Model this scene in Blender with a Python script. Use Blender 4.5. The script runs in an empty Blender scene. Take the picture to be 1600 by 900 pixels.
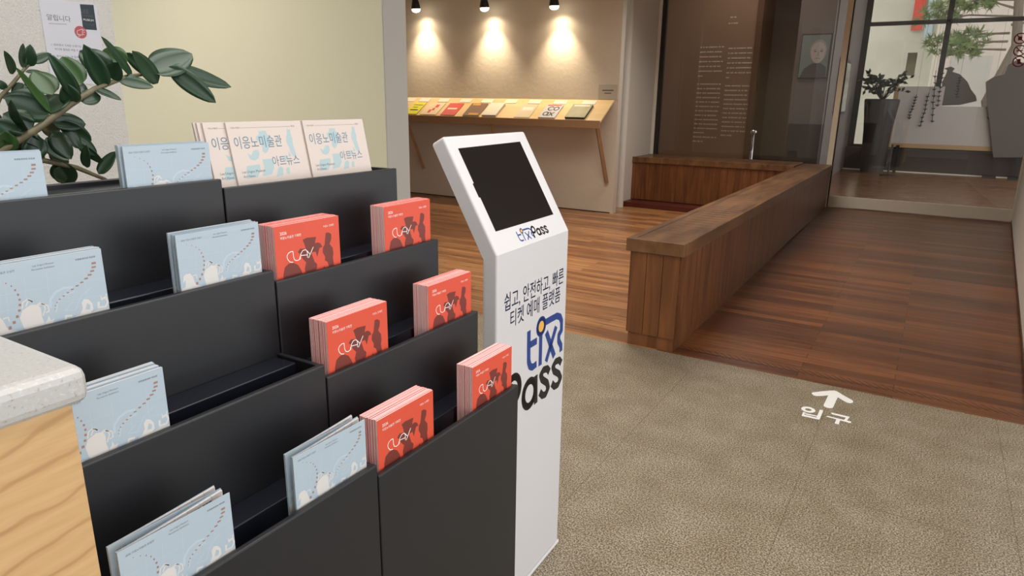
import bpy, bmesh, math, random
import numpy as np
from mathutils import Matrix, Vector
from mathutils.geometry import tessellate_polygon

# ------------------------------------------------------------------ camera
RC = np.array([[ 0.853493,  0.520922,  0.013794],
               [ 0.150429, -0.220952, -0.963614],
               [-0.49892 ,  0.824512, -0.266943]])
FPX, EYE = 1066.44, 1.5
C = bpy.context.scene.collection
cam_d = bpy.data.cameras.new('camera'); cam = bpy.data.objects.new('camera', cam_d); C.objects.link(cam)
cam_d.sensor_width = 36; cam_d.lens = FPX/1600*36; cam_d.clip_start = 0.02; cam_d.clip_end = 200
M = Matrix.Identity(4)
for i in range(3):
    M[i][0] = RC[0][i]; M[i][1] = -RC[1][i]; M[i][2] = -RC[2][i]
M[2][3] = EYE
cam.matrix_world = M
bpy.context.scene.camera = cam

def at(px, py, x=None, y=None, z=None):
    """world point seen at a pixel of the 1600x900 photograph, on a plane x=, y= or z="""
    d = RC.T @ np.array([px-800., py-450., FPX])
    t = x/d[0] if x is not None else (y/d[1] if y is not None else (z-EYE)/d[2])
    p = d*t + np.array([0, 0, EYE])
    return Vector(p)

# ------------------------------------------------------------------ world and large lights
vs = bpy.context.scene.view_settings
bpy.context.scene.display_settings.display_device = 'sRGB'
vs.view_transform = 'Standard'; vs.look = 'None'; vs.gamma = 1; vs.exposure = 0.0; vs.use_curve_mapping = False
W = bpy.data.worlds.new('daylight'); bpy.context.scene.world = W; W.use_nodes = True
bg = W.node_tree.nodes['Background']; bg.inputs[0].default_value = (0.93, 0.97, 1.0, 1); bg.inputs[1].default_value = 2.3

def area(name, loc, sx, sy, power, col=(1, .95, .88), rot=(0, 0, 0)):
    l = bpy.data.lights.new(name, 'AREA'); l.shape = 'RECTANGLE'; l.size = sx; l.size_y = sy; l.energy = power; l.color = col; l.spread = math.radians(130)
    o = bpy.data.objects.new(name, l); o.location = loc; o.rotation_euler = rot; C.objects.link(o); return o
area('ceiling_fill_light', (-0.6, 1.2, 3.25), 2.4, 2.4, 40, (1, .97, .94))  # unseen fill lamps added to light the room, no panel fixtures known
area('ceiling_fill_light', (-2.6, 5.6, 3.25), 2.6, 2.0, 66, (1, .90, .78))
area('ceiling_fill_light', (-4.6, 2.2, 3.25), 1.6, 1.0, 24, (1, .95, .86))
area('ceiling_fill_light', (-2.2, 8.3, 3.25), 1.6, 1.2, 34, (1, .93, .84))
area('ceiling_fill_light', (-3.0, 12.0, 4.5), 1.6, 1.0, 30, (1, .92, .84))

random.seed(7)
# ------------------------------------------------------------------ materials
def lin(c): 
    return tuple(((v/255)/12.92 if v/255 <= .04045 else ((v/255+.055)/1.055)**2.4) for v in c) + (1,)
def mat(name, c, rough=.5, metal=0, spec=.5, noise=None, bump=None, emit=None):
    """noise=(scale, amount) mottles the colour, bump=(scale, strength)"""
    m = bpy.data.materials.new(name); m.use_nodes = True; nt = m.node_tree; b = nt.nodes['Principled BSDF']
    b.inputs['Base Color'].default_value = lin(c); b.inputs['Roughness'].default_value = rough; b.inputs['Metallic'].default_value = metal
    b.inputs['Specular IOR Level'].default_value = spec
    if noise or bump:
        tc = nt.nodes.new('ShaderNodeTexCoord')
    if noise:
        n = nt.nodes.new('ShaderNodeTexNoise'); n.inputs['Scale'].default_value = noise[0]; n.inputs['Detail'].default_value = 6
        nt.links.new(tc.outputs['Object'], n.inputs['Vector'])
        mx = nt.nodes.new('ShaderNodeMixRGB'); a = noise[1]
        mx.inputs[1].default_value = lin([max(0, v*(1-a)) for v in c]); mx.inputs[2].default_value = lin([min(255, v*(1+a)) for v in c])
        nt.links.new(n.outputs['Fac'], mx.inputs[0]); nt.links.new(mx.outputs[0], b.inputs['Base Color'])
    if bump:
        n2 = nt.nodes.new('ShaderNodeTexNoise'); n2.inputs['Scale'].default_value = bump[0]; n2.inputs['Detail'].default_value = 4
        nt.links.new(tc.outputs['Object'], n2.inputs['Vector'])
        bp = nt.nodes.new('ShaderNodeBump'); bp.inputs['Strength'].default_value = bump[1]; bp.inputs['Distance'].default_value = .01
        nt.links.new(n2.outputs['Fac'], bp.inputs['Height']); nt.links.new(bp.outputs[0], b.inputs['Normal'])
    if emit:
        b.inputs['Emission Color'].default_value = lin(c); b.inputs['Emission Strength'].default_value = emit
    return m
class NT:
    def __init__(s, m): s.t = m.node_tree
    def n(s, ty, **k):
        o = s.t.nodes.new('ShaderNode'+ty)
        for a, b in k.items(): setattr(o, a, b)
        return o
    def l(s, a, b): s.t.links.new(a, b)
    def ramp(s, fac, stops):
        r = s.n('ValToRGB'); e = r.color_ramp.elements
        while len(e) < len(stops): e.new(.5)
        for i, (p, c) in enumerate(stops): e[i].position = p; e[i].color = lin(c)
        s.l(fac, r.inputs[0]); return r.outputs[0]
    def mul(s, a, b, fac=1, mode='MULTIPLY'):
        m = s.n('MixRGB', blend_type=mode); m.inputs[0].default_value = fac; s.l(a, m.inputs[1])
        if isinstance(b, tuple): m.inputs[2].default_value = b
        else: s.l(b, m.inputs[2])
        return m.outputs[0]

def wood_floor_mat(name, cols, rough=.3, strip=False):
    m = mat(name, (120, 70, 40), rough, spec=.5); N = NT(m); b = m.node_tree.nodes['Principled BSDF']
    tc = N.n('TexCoord')
    br = N.n('TexBrick', offset=.37, offset_frequency=2); br.inputs['Scale'].default_value = 1
    br.inputs['Brick Width'].default_value = 1.3; br.inputs['Row Height'].default_value = .082; br.inputs['Mortar Size'].default_value = .0016
    br.inputs['Mortar Smooth'].default_value = .3
    br.inputs['Color1'].default_value = (0, 0, 0, 1); br.inputs['Color2'].default_value = (1, 1, 1, 1); br.inputs['Mortar'].default_value = (.5, .5, .5, 1)
    N.l(tc.outputs['Object'], br.inputs['Vector'])
    mp = N.n('Mapping'); mp.inputs['Scale'].default_value = (1.6, 26, 1); N.l(tc.outputs['Object'], mp.inputs[0])
    no = N.n('TexNoise'); no.inputs['Scale'].default_value = 1.5; no.inputs['Detail'].default_value = 7; N.l(mp.outputs[0], no.inputs['Vector'])
    base = N.ramp(br.outputs['Color'], [(0, cols[0]), (.5, cols[1]), (1, cols[2])])
    gr = N.ramp(no.outputs['Fac'], [(.3, (175, 165, 160)), (.7, (255, 255, 255))])
    col = N.mul(base, gr)
    dk = N.ramp(br.outputs['Fac'], [(0, (255, 255, 255)), (1, (95, 80, 75))])
    col = N.mul(col, dk)
    if strip:   # inlaid strip of slanting ticks along the stone edge
        sp = N.n('SeparateXYZ'); N.l(tc.outputs['Object'], sp.inputs[0])
        def mth(op, a, bb=None):
            q = N.n('Math', operation=op)
            for i, v in enumerate((a, bb)):
                if v is None: continue
                if isinstance(v, (int, float)): q.inputs[i].default_value = v
                else: N.l(v, q.inputs[i])
            return q.outputs[0]
        inb = mth('MULTIPLY', mth('GREATER_THAN', sp.outputs[1], 3.99), mth('LESS_THAN', sp.outputs[1], 4.065))
        ph = mth('SINE', mth('MULTIPLY', mth('ADD', sp.outputs[0], mth('MULTIPLY', sp.outputs[1], 1.1)), 150))
        msk = mth('MULTIPLY', inb, mth('GREATER_THAN', ph, .1))
        mm = N.n('MixRGB'); N.l(mth('MULTIPLY', msk, .6), mm.inputs[0]); N.l(col, mm.inputs[1]); mm.inputs[2].default_value = lin((48, 24, 14)); col = mm.outputs[0]
    N.l(col, b.inputs['Base Color'])
    bp = N.n('Bump'); bp.inputs['Strength'].default_value = .25; bp.inputs['Distance'].default_value = .002; bp.invert = True
    N.l(br.outputs['Fac'], bp.inputs['Height']); N.l(bp.outputs[0], b.inputs['Normal'])
    rr = N.n('MapRange'); rr.inputs['To Min'].default_value = rough-.06; rr.inputs['To Max'].default_value = rough+.12
    N.l(no.outputs['Fac'], rr.inputs['Value']); N.l(rr.outputs[0], b.inputs['Roughness'])
    return m
def grain_mat(name, c1, c2, rough, scale, rotz=(0, 0, 0), dist=3, fine=.3):
    m = mat(name, c1, rough); N = NT(m); b = m.node_tree.nodes['Principled BSDF']
    tc = N.n('TexCoord'); mp = N.n('Mapping'); mp.inputs['Scale'].default_value = scale; mp.inputs['Rotation'].default_value = rotz
    N.l(tc.outputs['Object'], mp.inputs[0])
    no = N.n('TexNoise'); no.inputs['Scale'].default_value = 1; no.inputs['Detail'].default_value = 8; no.inputs['Distortion'].default_value = dist*.2
    N.l(mp.outputs[0], no.inputs['Vector'])
    N.l(N.ramp(no.outputs['Fac'], [(.32, c1), (.68, c2)]), b.inputs['Base Color'])
    return m
def stone_mat():
    m = mat('stone_floor', (125, 112, 90), .52); N = NT(m); b = m.node_tree.nodes['Principled BSDF']
    tc = N.n('TexCoord')
    v = N.n('TexNoise'); v.inputs['Scale'].default_value = 170; v.inputs['Detail'].default_value = 3; N.l(tc.outputs['Object'], v.inputs['Vector'])
    n = N.n('TexNoise'); n.inputs['Scale'].default_value = 6; n.inputs['Detail'].default_value = 5; N.l(tc.outputs['Object'], n.inputs['Vector'])
    c1 = N.ramp(v.outputs['Fac'], [(.40, (88, 76, 60)), (.5, (138, 125, 104)), (.60, (184, 172, 150))])
    c2 = N.ramp(n.outputs['Fac'], [(.3, (225, 220, 210)), (.7, (255, 255, 255))])
    col = N.mul(c1, c2)
    # slab joints
    mp = N.n('Mapping'); mp.inputs['Location'].default_value = (-.46+.0, -3.44+.0, 0); N.l(tc.outputs['Object'], mp.inputs[0])
    br = N.n('TexBrick', offset=0); br.inputs['Scale'].default_value = 1; br.inputs['Brick Width'].default_value = .74; br.inputs['Row Height'].default_value = .74
    br.inputs['Mortar Size'].default_value = .0018; br.inputs['Mortar Smooth'].default_value = .2
    N.l(mp.outputs[0], br.inputs['Vector'])
    dk = N.ramp(br.outputs['Fac'], [(0, (255, 255, 255)), (1, (205, 200, 192))])
    N.l(N.mul(col, dk), b.inputs['Base Color'])
    return m

def terrazzo_mat():
    m = mat('terrazzo_top', (190, 188, 184), .3); N = NT(m); b = m.node_tree.nodes['Principled BSDF']
    tc = N.n('TexCoord'); n = N.n('TexNoise'); n.inputs['Scale'].default_value = 260; n.inputs['Detail'].default_value = 2; N.l(tc.outputs['Object'], n.inputs['Vector'])
    N.l(N.ramp(n.outputs['Fac'], [(.28, (166, 158, 146)), (.36, (188, 185, 180)), (.62, (191, 189, 185)), (.72, (204, 202, 198))]), b.inputs['Base Color'])
    return m
def maple_mat():
    m = mat('maple_veneer', (210, 170, 118), .4); N = NT(m); b = m.node_tree.nodes['Principled BSDF']
    tc = N.n('TexCoord'); mp = N.n('Mapping'); mp.inputs['Rotation'].default_value = (math.radians(-26), 0, 0); mp.inputs['Scale'].default_value = (1, .5, 1); N.l(tc.outputs['Object'], mp.inputs[0])
    w = N.n('TexWave', bands_direction='Z'); w.inputs['Scale'].default_value = 9; w.inputs['Distortion'].default_value = 4; w.inputs['Detail'].default_value = 3; w.inputs['Detail Scale'].default_value = 1.3
    N.l(mp.outputs[0], w.inputs['Vector'])
    c = N.ramp(w.outputs['Fac'], [(0, (192, 149, 100)), (.05, (207, 167, 116)), (.5, (215, 176, 125)), (1, (210, 170, 119))])
    mp2 = N.n('Mapping'); mp2.inputs['Rotation'].default_value = (math.radians(-22), 0, 0); mp2.inputs['Scale'].default_value = (20, 6, 160); N.l(tc.outputs['Object'], mp2.inputs[0])
    n = N.n('TexNoise'); n.inputs['Scale'].default_value = 1; N.l(mp2.outputs[0], n.inputs['Vector'])
    N.l(N.mul(c, N.ramp(n.outputs['Fac'], [(.3, (244, 240, 234)), (.7, (255, 255, 255))])), b.inputs['Base Color'])
    return m
M_stone = stone_mat()
M_floor = wood_floor_mat('wood_floor', [(146, 98, 62), (176, 124, 80), (200, 146, 98)], .27)
M_ramp = wood_floor_mat('wood_ramp', [(104, 60, 33), (130, 78, 43), (156, 97, 56)], .3, strip=True)
M_floor2 = wood_floor_mat('lobby_wood_floor', [(128, 92, 64), (150, 108, 76), (166, 122, 86)], .22)
M_wall = mat('painted_wall', (226, 222, 214), .75, bump=(60, .25))
M_walltex = mat('textured_white_wall', (228, 224, 218), .8, bump=(140, .6))
M_cream = mat('cream_wall', (222, 214, 186), .7)
M_grey = mat('grey_wall_end', (196, 192, 186), .7)
M_bookwall = mat('gallery_wall', (214, 204, 190), .8, bump=(18, .3))
M_ceil = mat('ceiling_paint', (228, 226, 220), .8)
M_black = mat('black_board', (28, 28, 31), .42, noise=(9, .05), bump=(300, .02))
M_ledge = mat('black_ledge', (24, 26, 34), .25)
M_kiosk = mat('white_powder_coat', (214, 210, 210), .35)
M_screen = mat('screen_glass', (26, 24, 24), .12)
M_navy = mat('navy_ink', (32, 48, 92), .4); M_blueink = mat('blue_ink', (30, 62, 130), .4)
M_blackink = mat('black_ink', (20, 20, 20), .4); M_orange = mat('orange_ink', (236, 178, 78), .4)
M_red = mat('red_cover', (218, 80, 54), .42); M_darkred = mat('dark_red_ink', (118, 46, 36), .42)
M_redpages = mat('pinkish_pages', (248, 236, 236), .7); M_redpages2 = mat('red_edged_pages', (214, 110, 100), .7)
M_white = mat('white_ink', (245, 243, 240), .5)
M_blue = mat('pale_blue_cover', (176, 190, 201), .4); M_bluepages = mat('grey_white_pages', (205, 198, 196), .7)
M_brown = mat('brown_ink', (160, 122, 108), .5); M_cream_ink = mat('cream_ink', (216, 211, 206), .5); M_faint = mat('faint_blue_ink', (187, 200, 210), .5)
M_text = mat('grey_ink', (92, 92, 98), .5)
M_beige = mat('beige_cover', (210, 195, 186), .5); M_beigepages = mat('beige_pages', (218, 208, 200), .7)
M_aqua = mat('aqua_ink', (170, 188, 190), .5); M_bluetext = mat('steel_blue_ink', (84, 118, 138), .5)
M_counter = terrazzo_mat()
M_maple = maple_mat()
M_bench = grain_mat('stained_bench_wood', (88, 50, 26), (132, 82, 46), .36, (14, 14, 1.2))
M_benchtop = grain_mat('worn_bench_top', (84, 54, 32), (128, 90, 56), .34, (12, 2, 6))
M_plinth = mat('red_brown_plinth', (86, 34, 24), .4, noise=(4, .15))
M_shelf = grain_mat('light_shelf_wood', (214, 182, 130), (226, 196, 146), .5, (1, 8, 8))
M_shelfdk = grain_mat('shelf_front_wood', (160, 126, 94), (172, 138, 104), .5, (1, 8, 8))
M_steel = mat('brushed_steel', (236, 224, 202), .4, metal=0)
M_alu = mat('brushed_rail', (236, 230, 216), .4, metal=0)
M_darkmetal = mat('dark_metal', (52, 46, 42), .5, metal=.3)
M_blackmetal = mat('black_metal', (26, 26, 27), .45)
M_chrome = mat('chrome', (200, 200, 205), .12, metal=1)
M_bulb = mat('lit_bulb', (255, 240, 210), .4, emit=14)
M_leaf = mat('glossy_leaf', (40, 64, 42), .28, noise=(14, .3)); M_leaf2 = mat('young_leaf', (52, 82, 40), .34, noise=(14, .2))
M_stem = mat('plant_stem', (112, 104, 78), .5, noise=(40, .3)); M_pot = mat('planter', (90, 86, 82), .6)
M_paper = mat('notice_paper', (224, 223, 232), .6); M_rose = mat('rose_ink', (192, 92, 100), .6); M_slate = mat('slate_ink', (44, 58, 66), .5)
M_brownwall = mat('brown_partition', (128, 100, 80), .6); M_walltext = mat('wall_lettering', (188, 176, 162), .7)
M_mauve = mat('mauve_grey_wall', (112, 102, 98), .7); M_mauvedk = mat('dark_wainscot', (62, 50, 46), .6); M_doorwood = mat('door_wood', (84, 56, 38), .5)
M_photo = mat('photo_grey', (120, 128, 124), .5); M_skin = mat('photo_face_grey', (176, 166, 162), .6); M_photodk = mat('photo_dark', (84, 80, 80), .6)
M_concrete = mat('pale_concrete', (205, 202, 188), .85, noise=(1.2, .08)); M_concrete2 = mat('pinkish_concrete', (214, 204, 200), .85, noise=(1.5, .08))
M_banner = mat('red_banner', (222, 82, 70), .7); M_bannerb = mat('pale_blue_banner', (196, 214, 226), .7)
M_pave = mat('pale_paving', (205, 200, 190), .8, noise=(2, .08)); M_pine = mat('pine_needles', (112, 128, 84), .8, noise=(8, .3)); M_bark = mat('pine_bark', (120, 108, 98), .9)
M_board = mat('board_white', (190, 182, 176), .6); M_boardwood = mat('board_frame_wood', (176, 142, 100), .5)
M_silh = mat('grey_mirror_image', (102, 95, 90), .7)  # tone of images mirrored in the glass, built as grey solids
M_signred = mat('sign_red', (164, 44, 48), .5)
def glass_mat():
    m = bpy.data.materials.new('clear_glass'); m.use_nodes = True; nt = m.node_tree; nt.nodes.clear(); N = NT(m)
    o = N.n('OutputMaterial'); mx = N.n('MixShader'); t = N.n('BsdfTransparent'); g = N.n('BsdfGlossy'); fr = N.n('Fresnel')
    fr.inputs['IOR'].default_value = 1.5; g.inputs['Roughness'].default_value = .0; t.inputs[0].default_value = (.90, .89, .87, 1)
    N.l(fr.outputs[0], mx.inputs[0]); N.l(t.outputs[0], mx.inputs[1]); N.l(g.outputs[0], mx.inputs[2]); N.l(mx.outputs[0], o.inputs[0])
    return m
M_glass = glass_mat()

# ------------------------------------------------------------------ mesh helpers
class MB:
    def __init__(s): s.v = []; s.f = []; s.mi = []; s.mats = []
    def m(s, m):
        if m not in s.mats: s.mats.append(m)
        return s.mats.index(m)
    def add(s, vs, fs, m):
        o = len(s.v); s.v += [tuple(v) for v in vs]; k = s.m(m)
        for f in fs: s.f.append([o+i for i in f]); s.mi.append(k)
        return s
    def box(s, x0, x1, y0, y1, z0, z1, m, T=None):
        vs = [Vector((x, y, z)) for z in (z0, z1) for y in (y0, y1) for x in (x0, x1)]
        if T: vs = [T @ v for v in vs]
        return s.add(vs, [(0, 2, 3, 1), (4, 5, 7, 6), (0, 1, 5, 4), (2, 6, 7, 3), (0, 4, 6, 2), (1, 3, 7, 5)], m)
    def prism(s, pts, fn, a, b, m):
        """polygon pts (p,q) extruded from a to b; fn(p,q,t) -> xyz"""
        n = len(pts); vs = [fn(p, q, a) for p, q in pts]+[fn(p, q, b) for p, q in pts]
        fs = []
        tr = tessellate_polygon([[Vector((p, q, 0)) for p, q in pts]])
        ar = sum(pts[i][0]*pts[(i+1) % n][1]-pts[(i+1) % n][0]*pts[i][1] for i in range(n))
        for t in tr: fs.append(tuple(t)); fs.append(tuple(n+i for i in reversed(t)))
        for i in range(n): j = (i+1) % n; fs.append((i, j, n+j, n+i))
        return s.add(vs, fs, m)
    def tube(s, pts, r, m, seg=8, cap=True):
        pts = [Vector(p) for p in pts]; n = len(pts); rs = r if isinstance(r, (list, tuple)) else [r]*n
        vs = []; fs = []
        for i, p in enumerate(pts):
            d = (pts[min(i+1, n-1)]-pts[max(i-1, 0)]).normalized()
            u = d.cross(Vector((0, 0, 1)))
            if u.length < 1e-3: u = d.cross(Vector((1, 0, 0)))
            u.normalize(); w = d.cross(u)
            for k in range(seg):
                a = 2*math.pi*k/seg; vs.append(p+(u*math.cos(a)+w*math.sin(a))*rs[i])
        for i in range(n-1):
            for k in range(seg): fs.append((i*seg+k, i*seg+(k+1) % seg, (i+1)*seg+(k+1) % seg, (i+1)*seg+k))
        if cap: fs.append(tuple(range(seg))[::-1]); fs.append(tuple((n-1)*seg+k for k in range(seg)))
        return s.add(vs, fs, m)
    def mesh(s, name, smooth=False, fix=True):
        me = bpy.data.meshes.new(name); me.from_pydata(s.v, [], s.f)
        for m in s.mats: me.materials.append(m)
        me.polygons.foreach_set('material_index', s.mi)
        if fix:
            bm = bmesh.new(); bm.from_mesh(me); bmesh.ops.recalc_face_normals(bm, faces=bm.faces); bm.to_mesh(me); bm.free()
        if smooth: me.polygons.foreach_set('use_smooth', [True]*len(me.polygons))
        me.update(); return me
    def build(s, name, parent=None, smooth=False, bevel=0, fix=True):
        o = bpy.data.objects.new(name, s.mesh(name, smooth, fix)); C.objects.link(o)
        if parent: o.parent = parent
        if bevel:
            b = o.modifiers.new('bevel', 'BEVEL'); b.width = bevel; b.segments = 3; b.limit_method = 'ANGLE'; b.angle_limit = math.radians(30)
        return o
def tag(o, label=None, cat=None, group=None, kind=None):
    for k, v in (('label', label), ('category', cat), ('group', group), ('kind', kind)):
        if v: o[k] = v
    return o
def empty(name, loc=(0, 0, 0), rz=0, label=None, cat=None, group=None):
    o = bpy.data.objects.new(name, None); o.empty_display_size = .05; C.objects.link(o); o.location = loc; o.rotation_euler = (0, 0, rz)
    return tag(o, label, cat, group)
def struct(name, mb, bevel=0): return tag(mb.build(name, bevel=bevel), kind='structure')

# flat printing: shapes laid out in (u, v), then put on a surface
FONT_CACHE = {}
def text_geo(s):
    if s in FONT_CACHE: return FONT_CACHE[s]
    cu = bpy.data.curves.new('t', 'FONT'); cu.body = s; cu.size = 1; cu.resolution_u = 3
    o = bpy.data.objects.new('t', cu); C.objects.link(o)
    dg = bpy.context.evaluated_depsgraph_get(); me = o.evaluated_get(dg).to_mesh()
    vs = [(v.co.x, v.co.y) for v in me.vertices]; fs = [tuple(p.vertices) for p in me.polygons]
    o.evaluated_get(dg).to_mesh_clear(); C.objects.unlink(o); bpy.data.objects.remove(o); bpy.data.curves.remove(cu)
    FONT_CACHE[s] = (vs, fs); return vs, fs
class Print:
    def __init__(s): s.items = []
    def poly(s, pts, m, layer=1):
        tr = tessellate_polygon([[Vector((p[0], p[1], 0)) for p in pts]]); s.items.append(([(p[0], p[1], layer) for p in pts], [tuple(t) for t in tr], m)); return s
    def rect(s, u0, v0, u1, v1, m, layer=1): return s.poly([(u0, v0), (u1, v0), (u1, v1), (u0, v1)], m, layer)
    def disc(s, u, v, ru, rv, m, layer=1, n=24): return s.poly([(u+ru*math.cos(2*math.pi*i/n), v+rv*math.sin(2*math.pi*i/n)) for i in range(n)], m, layer)
    def stroke(s, pts, w, m, layer=1, closed=False, wv=None):
        """a line of width w (wv: the vertical pen width) through pts, round at the joints"""
        pts = [Vector(p) for p in pts]
        if closed: pts = pts+[pts[0]]
        k = (wv or w)/w
        for i in range(len(pts)-1):
            a, b = pts[i], pts[i+1]; d = Vector((b.x-a.x, (b.y-a.y)/k))
            if d.length < 1e-9: continue
            d.normalize(); n = Vector((-d.y, d.x*k))*w/2
            s.items.append(([(a.x+n.x, a.y+n.y, layer), (a.x-n.x, a.y-n.y, layer), (b.x-n.x, b.y-n.y, layer), (b.x+n.x, b.y+n.y, layer)], [(0, 1, 2, 3)], m))
        for i, p in enumerate(pts[:-1] if closed else pts):
            if not closed and i in (0, len(pts)-1): continue
            s.disc(p.x, p.y, w/2, k*w/2, m, layer+.3, 10)
        return s
    def text(s, t, u, v, m, width=None, height=None, layer=2, bold=0):
        vs, fs = text_geo(t)
        if not vs: return s
        x0 = min(a for a, b in vs); x1 = max(a for a, b in vs); y0 = min(b for a, b in vs); y1 = max(b for a, b in vs)
        su = width/(x1-x0) if width else height/(y1-y0); sv = height/(y1-y0) if height else su
        for k, (du, dv) in enumerate([(0, 0)] + ([(bold, 0), (0, bold), (bold, bold)] if bold else [])):
            s.items.append(([(u+(a-x0)*su+du, v+(b-y0)*sv+dv, layer) for a, b in vs], fs, m))
        return s
    def put(s, mb, fn, clip=None):
        for vs, fs, m in s.items:
            if clip: vs = [(min(max(u, clip[0]), clip[1]), min(max(v, clip[2]), clip[3]), l) for u, v, l in vs]
            mb.add([fn(*v) for v in vs], fs, m)
        return mb
def homog(src, dst):
    A = []
    for (x, y), (u, v) in zip(src, dst):
        A.append([x, y, 1, 0, 0, 0, -u*x, -u*y]); A.append([0, 0, 0, x, y, 1, -v*x, -v*y])
    h = np.linalg.solve(np.array(A, float), np.array(dst, float).reshape(-1)); Hm = np.append(h, 1).reshape(3, 3)
    def f(x, y): q = Hm @ np.array([x, y, 1.]); return (q[0]/q[2], q[1]/q[2])
    return f

# ------------------------------------------------------------------ the setting
# floors
struct('floor', MB().box(-9, 3.4, -3, 3.9, -.1, 0, M_stone)).name = 'floor_stone'
struct('floor_wood', MB().box(-9, -1.30, 3.9, 10.9, -.1, 0, M_floor))
mb = MB(); mb.add([(-1.30, 3.9, 0), (3.4, 3.9, 0), (3.4, 10.45, .105), (-1.30, 10.45, .105), (-1.30, 3.9, -.1), (3.4, 3.9, -.1), (3.4, 10.45, -.1), (-1.30, 10.45, -.1)],
       [(0, 1, 2, 3), (4, 7, 6, 5), (0, 4, 5, 1), (1, 5, 6, 2), (2, 6, 7, 3), (3, 7, 4, 0)], M_ramp)
struct('floor_ramp', mb)
struct('floor_lobby', MB().box(-6, 3.4, 10.451, 17.1, -.1, .104, M_floor2))
struct('ceiling', MB().box(-9, 3.4, -3, 10.5, 3.3, 3.4, M_ceil).box(-6.1, 3.4, 10.5, 17.6, 4.6, 4.7, M_ceil).box(-9, 3.4, 10.42, 10.5, 3.4, 4.7, M_ceil))
# unseen wall added behind the camera to keep bright sky off the glass; the entrance side at the right is open to daylight
struct('wall_front', MB().box(-9, 3.4, -3.1, -3.0, 0, 3.3, M_wall))
# left walls
struct('wall_left', MB().box(-3.05, -2.85, -3, 1.635, 0, 3.3, M_walltex))
struct('wall_cream', MB().box(-9, -3.0, 3.38, 3.60, 0, 3.3, M_cream).box(-3.0, -2.992, 3.384, 3.596, 0, 3.3, M_grey)).name = 'wall_middle'
struct('wall_gallery', MB().box(-9, -3.66, 8.685, 8.80, 0, 3.3, M_bookwall)).name = 'wall_back'
struct('baseboard_back', MB().box(-9, -3.70, 8.675, 8.685, 0, .012, M_darkmetal))
mb = MB().box(-5.2, -3.80, 9.30, 10.38, 0, 3.3, M_wall); mb.tube([(-3.82, 9.31, 0), (-3.82, 9.31, 3.3)], .055, M_wall, 16)
struct('wall_jamb', mb).name = 'wall_pier'
struct('wall_left_far', MB().box(-9, -8.9, 3.6, 8.7, 0, 3.3, M_wall)).name = 'wall_far_left'
# right wall: closes in slightly towards the camera
mb = MB(); mb.prism([(.945, 10.5), (.60, 4.05), (.80, 4.05), (1.15, 10.5)], lambda p, q, t: (p, q, t), 0, 3.3, M_wall)
struct('wall_right', mb)
mb = MB(); mb.prism([(.935, 10.4), (.592, 4.05), (.602, 4.05), (.945, 10.4)], lambda p, q, t: (p, q, t+(q-3.9)*.016), 0.0, .03, M_doorwood)
struct('baseboard_right', mb)

# glass front: dark jamb, post, bottom rail, two panes
GY = 10.45
mb = MB().box(-3.83, -3.76, 10.40, 10.50, 0.55, 3.3, M_alu).box(-3.76, -3.70, 10.42, 10.50, .55, 3.3, M_darkmetal)
f1 = struct('window_1', mb)
g = MB().box(-3.70, -1.255, GY-.006, GY+.006, .60, 3.3, M_glass).build('pane', f1)
MB().box(-3.70, -1.255, GY-.02, GY+.02, .55, .60, M_darkmetal).build('bottom_rail', f1)
f2 = struct('door_1', MB().box(-1.255, -1.185, GY-.035, GY+.035, .10, 3.3, M_steel), bevel=.004)
MB().box(-1.183, -1.17, GY-.03, GY+.03, .10, 3.3, M_darkmetal).build('gasket', f2)
MB().box(-1.17, .93, GY-.006, GY+.006, .26, 3.3, M_glass).build('pane', f2)
MB().box(-1.24, .935, GY-.025, GY+.025, .115, .262, M_alu).build('bottom_rail', f2, bevel=.003)
MB().box(.925, .945, GY-.03, GY+.03, .12, 3.3, M_alu).build('side_rail', f2)

# ------------------------------------------------------------------ wooden benches (planter-like boxed walls)
def bench(name, x0, x1, y0, y1, zt, label, along):
    r = empty(name, ((x0+x1)/2, (y0+y1)/2, 0), 0, label, 'bench')
    X, Y = (x1-x0)/2, (y1-y0)/2
    ov = .028; b = MB()
    b.box(-X+ov, X-ov, -Y+ov, Y-ov, .085, zt-.08, M_bench)
    p = .105; e = .007
    def planks(lo, hi, fn):
        n = max(1, round((hi-lo)/p)); w = (hi-lo)/n
        for i in range(n): fn(lo+i*w+.0018, lo+(i+1)*w-.0018)
    planks(-Y+ov, Y-ov, lambda a, c: (b.box(X-ov, X-ov+e, a, c, .085, zt-.08, M_bench), b.box(-X+ov-e, -X+ov, a, c, .085, zt-.08, M_bench)))
    planks(-X+ov, X-ov, lambda a, c: (b.box(a, c, -Y+ov-e, -Y+ov, .085, zt-.08, M_bench), b.box(a, c, Y-ov, Y-ov+e, .085, zt-.08, M_bench)))
    b.build('cladding', r)
    MB().box(-X+ov+.006, X-ov-.006, -Y+ov+.006, Y-ov-.006, 0, .085, M_plinth if along == 'x' else M_bench).build('plinth', r)
    c = MB(); c.box(-X, X, -Y, -Y+.05, zt-.08, zt, M_benchtop); c.box(-X, X, Y-.05, Y, zt-.08, zt, M_benchtop)
    c.box(-X, -X+.05, -Y+.05, Y-.05, zt-.08, zt, M_benchtop); c.box(X-.05, X, -Y+.05, Y-.05, zt-.08, zt, M_benchtop)
    c.build('cap_frame', r, bevel=.004)
    s = MB()
    if along == 'y':
        planks(-Y+.05, Y-.05, lambda a, c: s.box(-X+.05, X-.05, a, c, zt-.03, zt-.004, M_benchtop))
    else:
        planks(-X+.05, X-.05, lambda a, c: s.box(a, c, -Y+.05, Y-.05, zt-.03, zt-.004, M_benchtop))
    s.build('top_boards', r, bevel=.0015)
    return r
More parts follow.
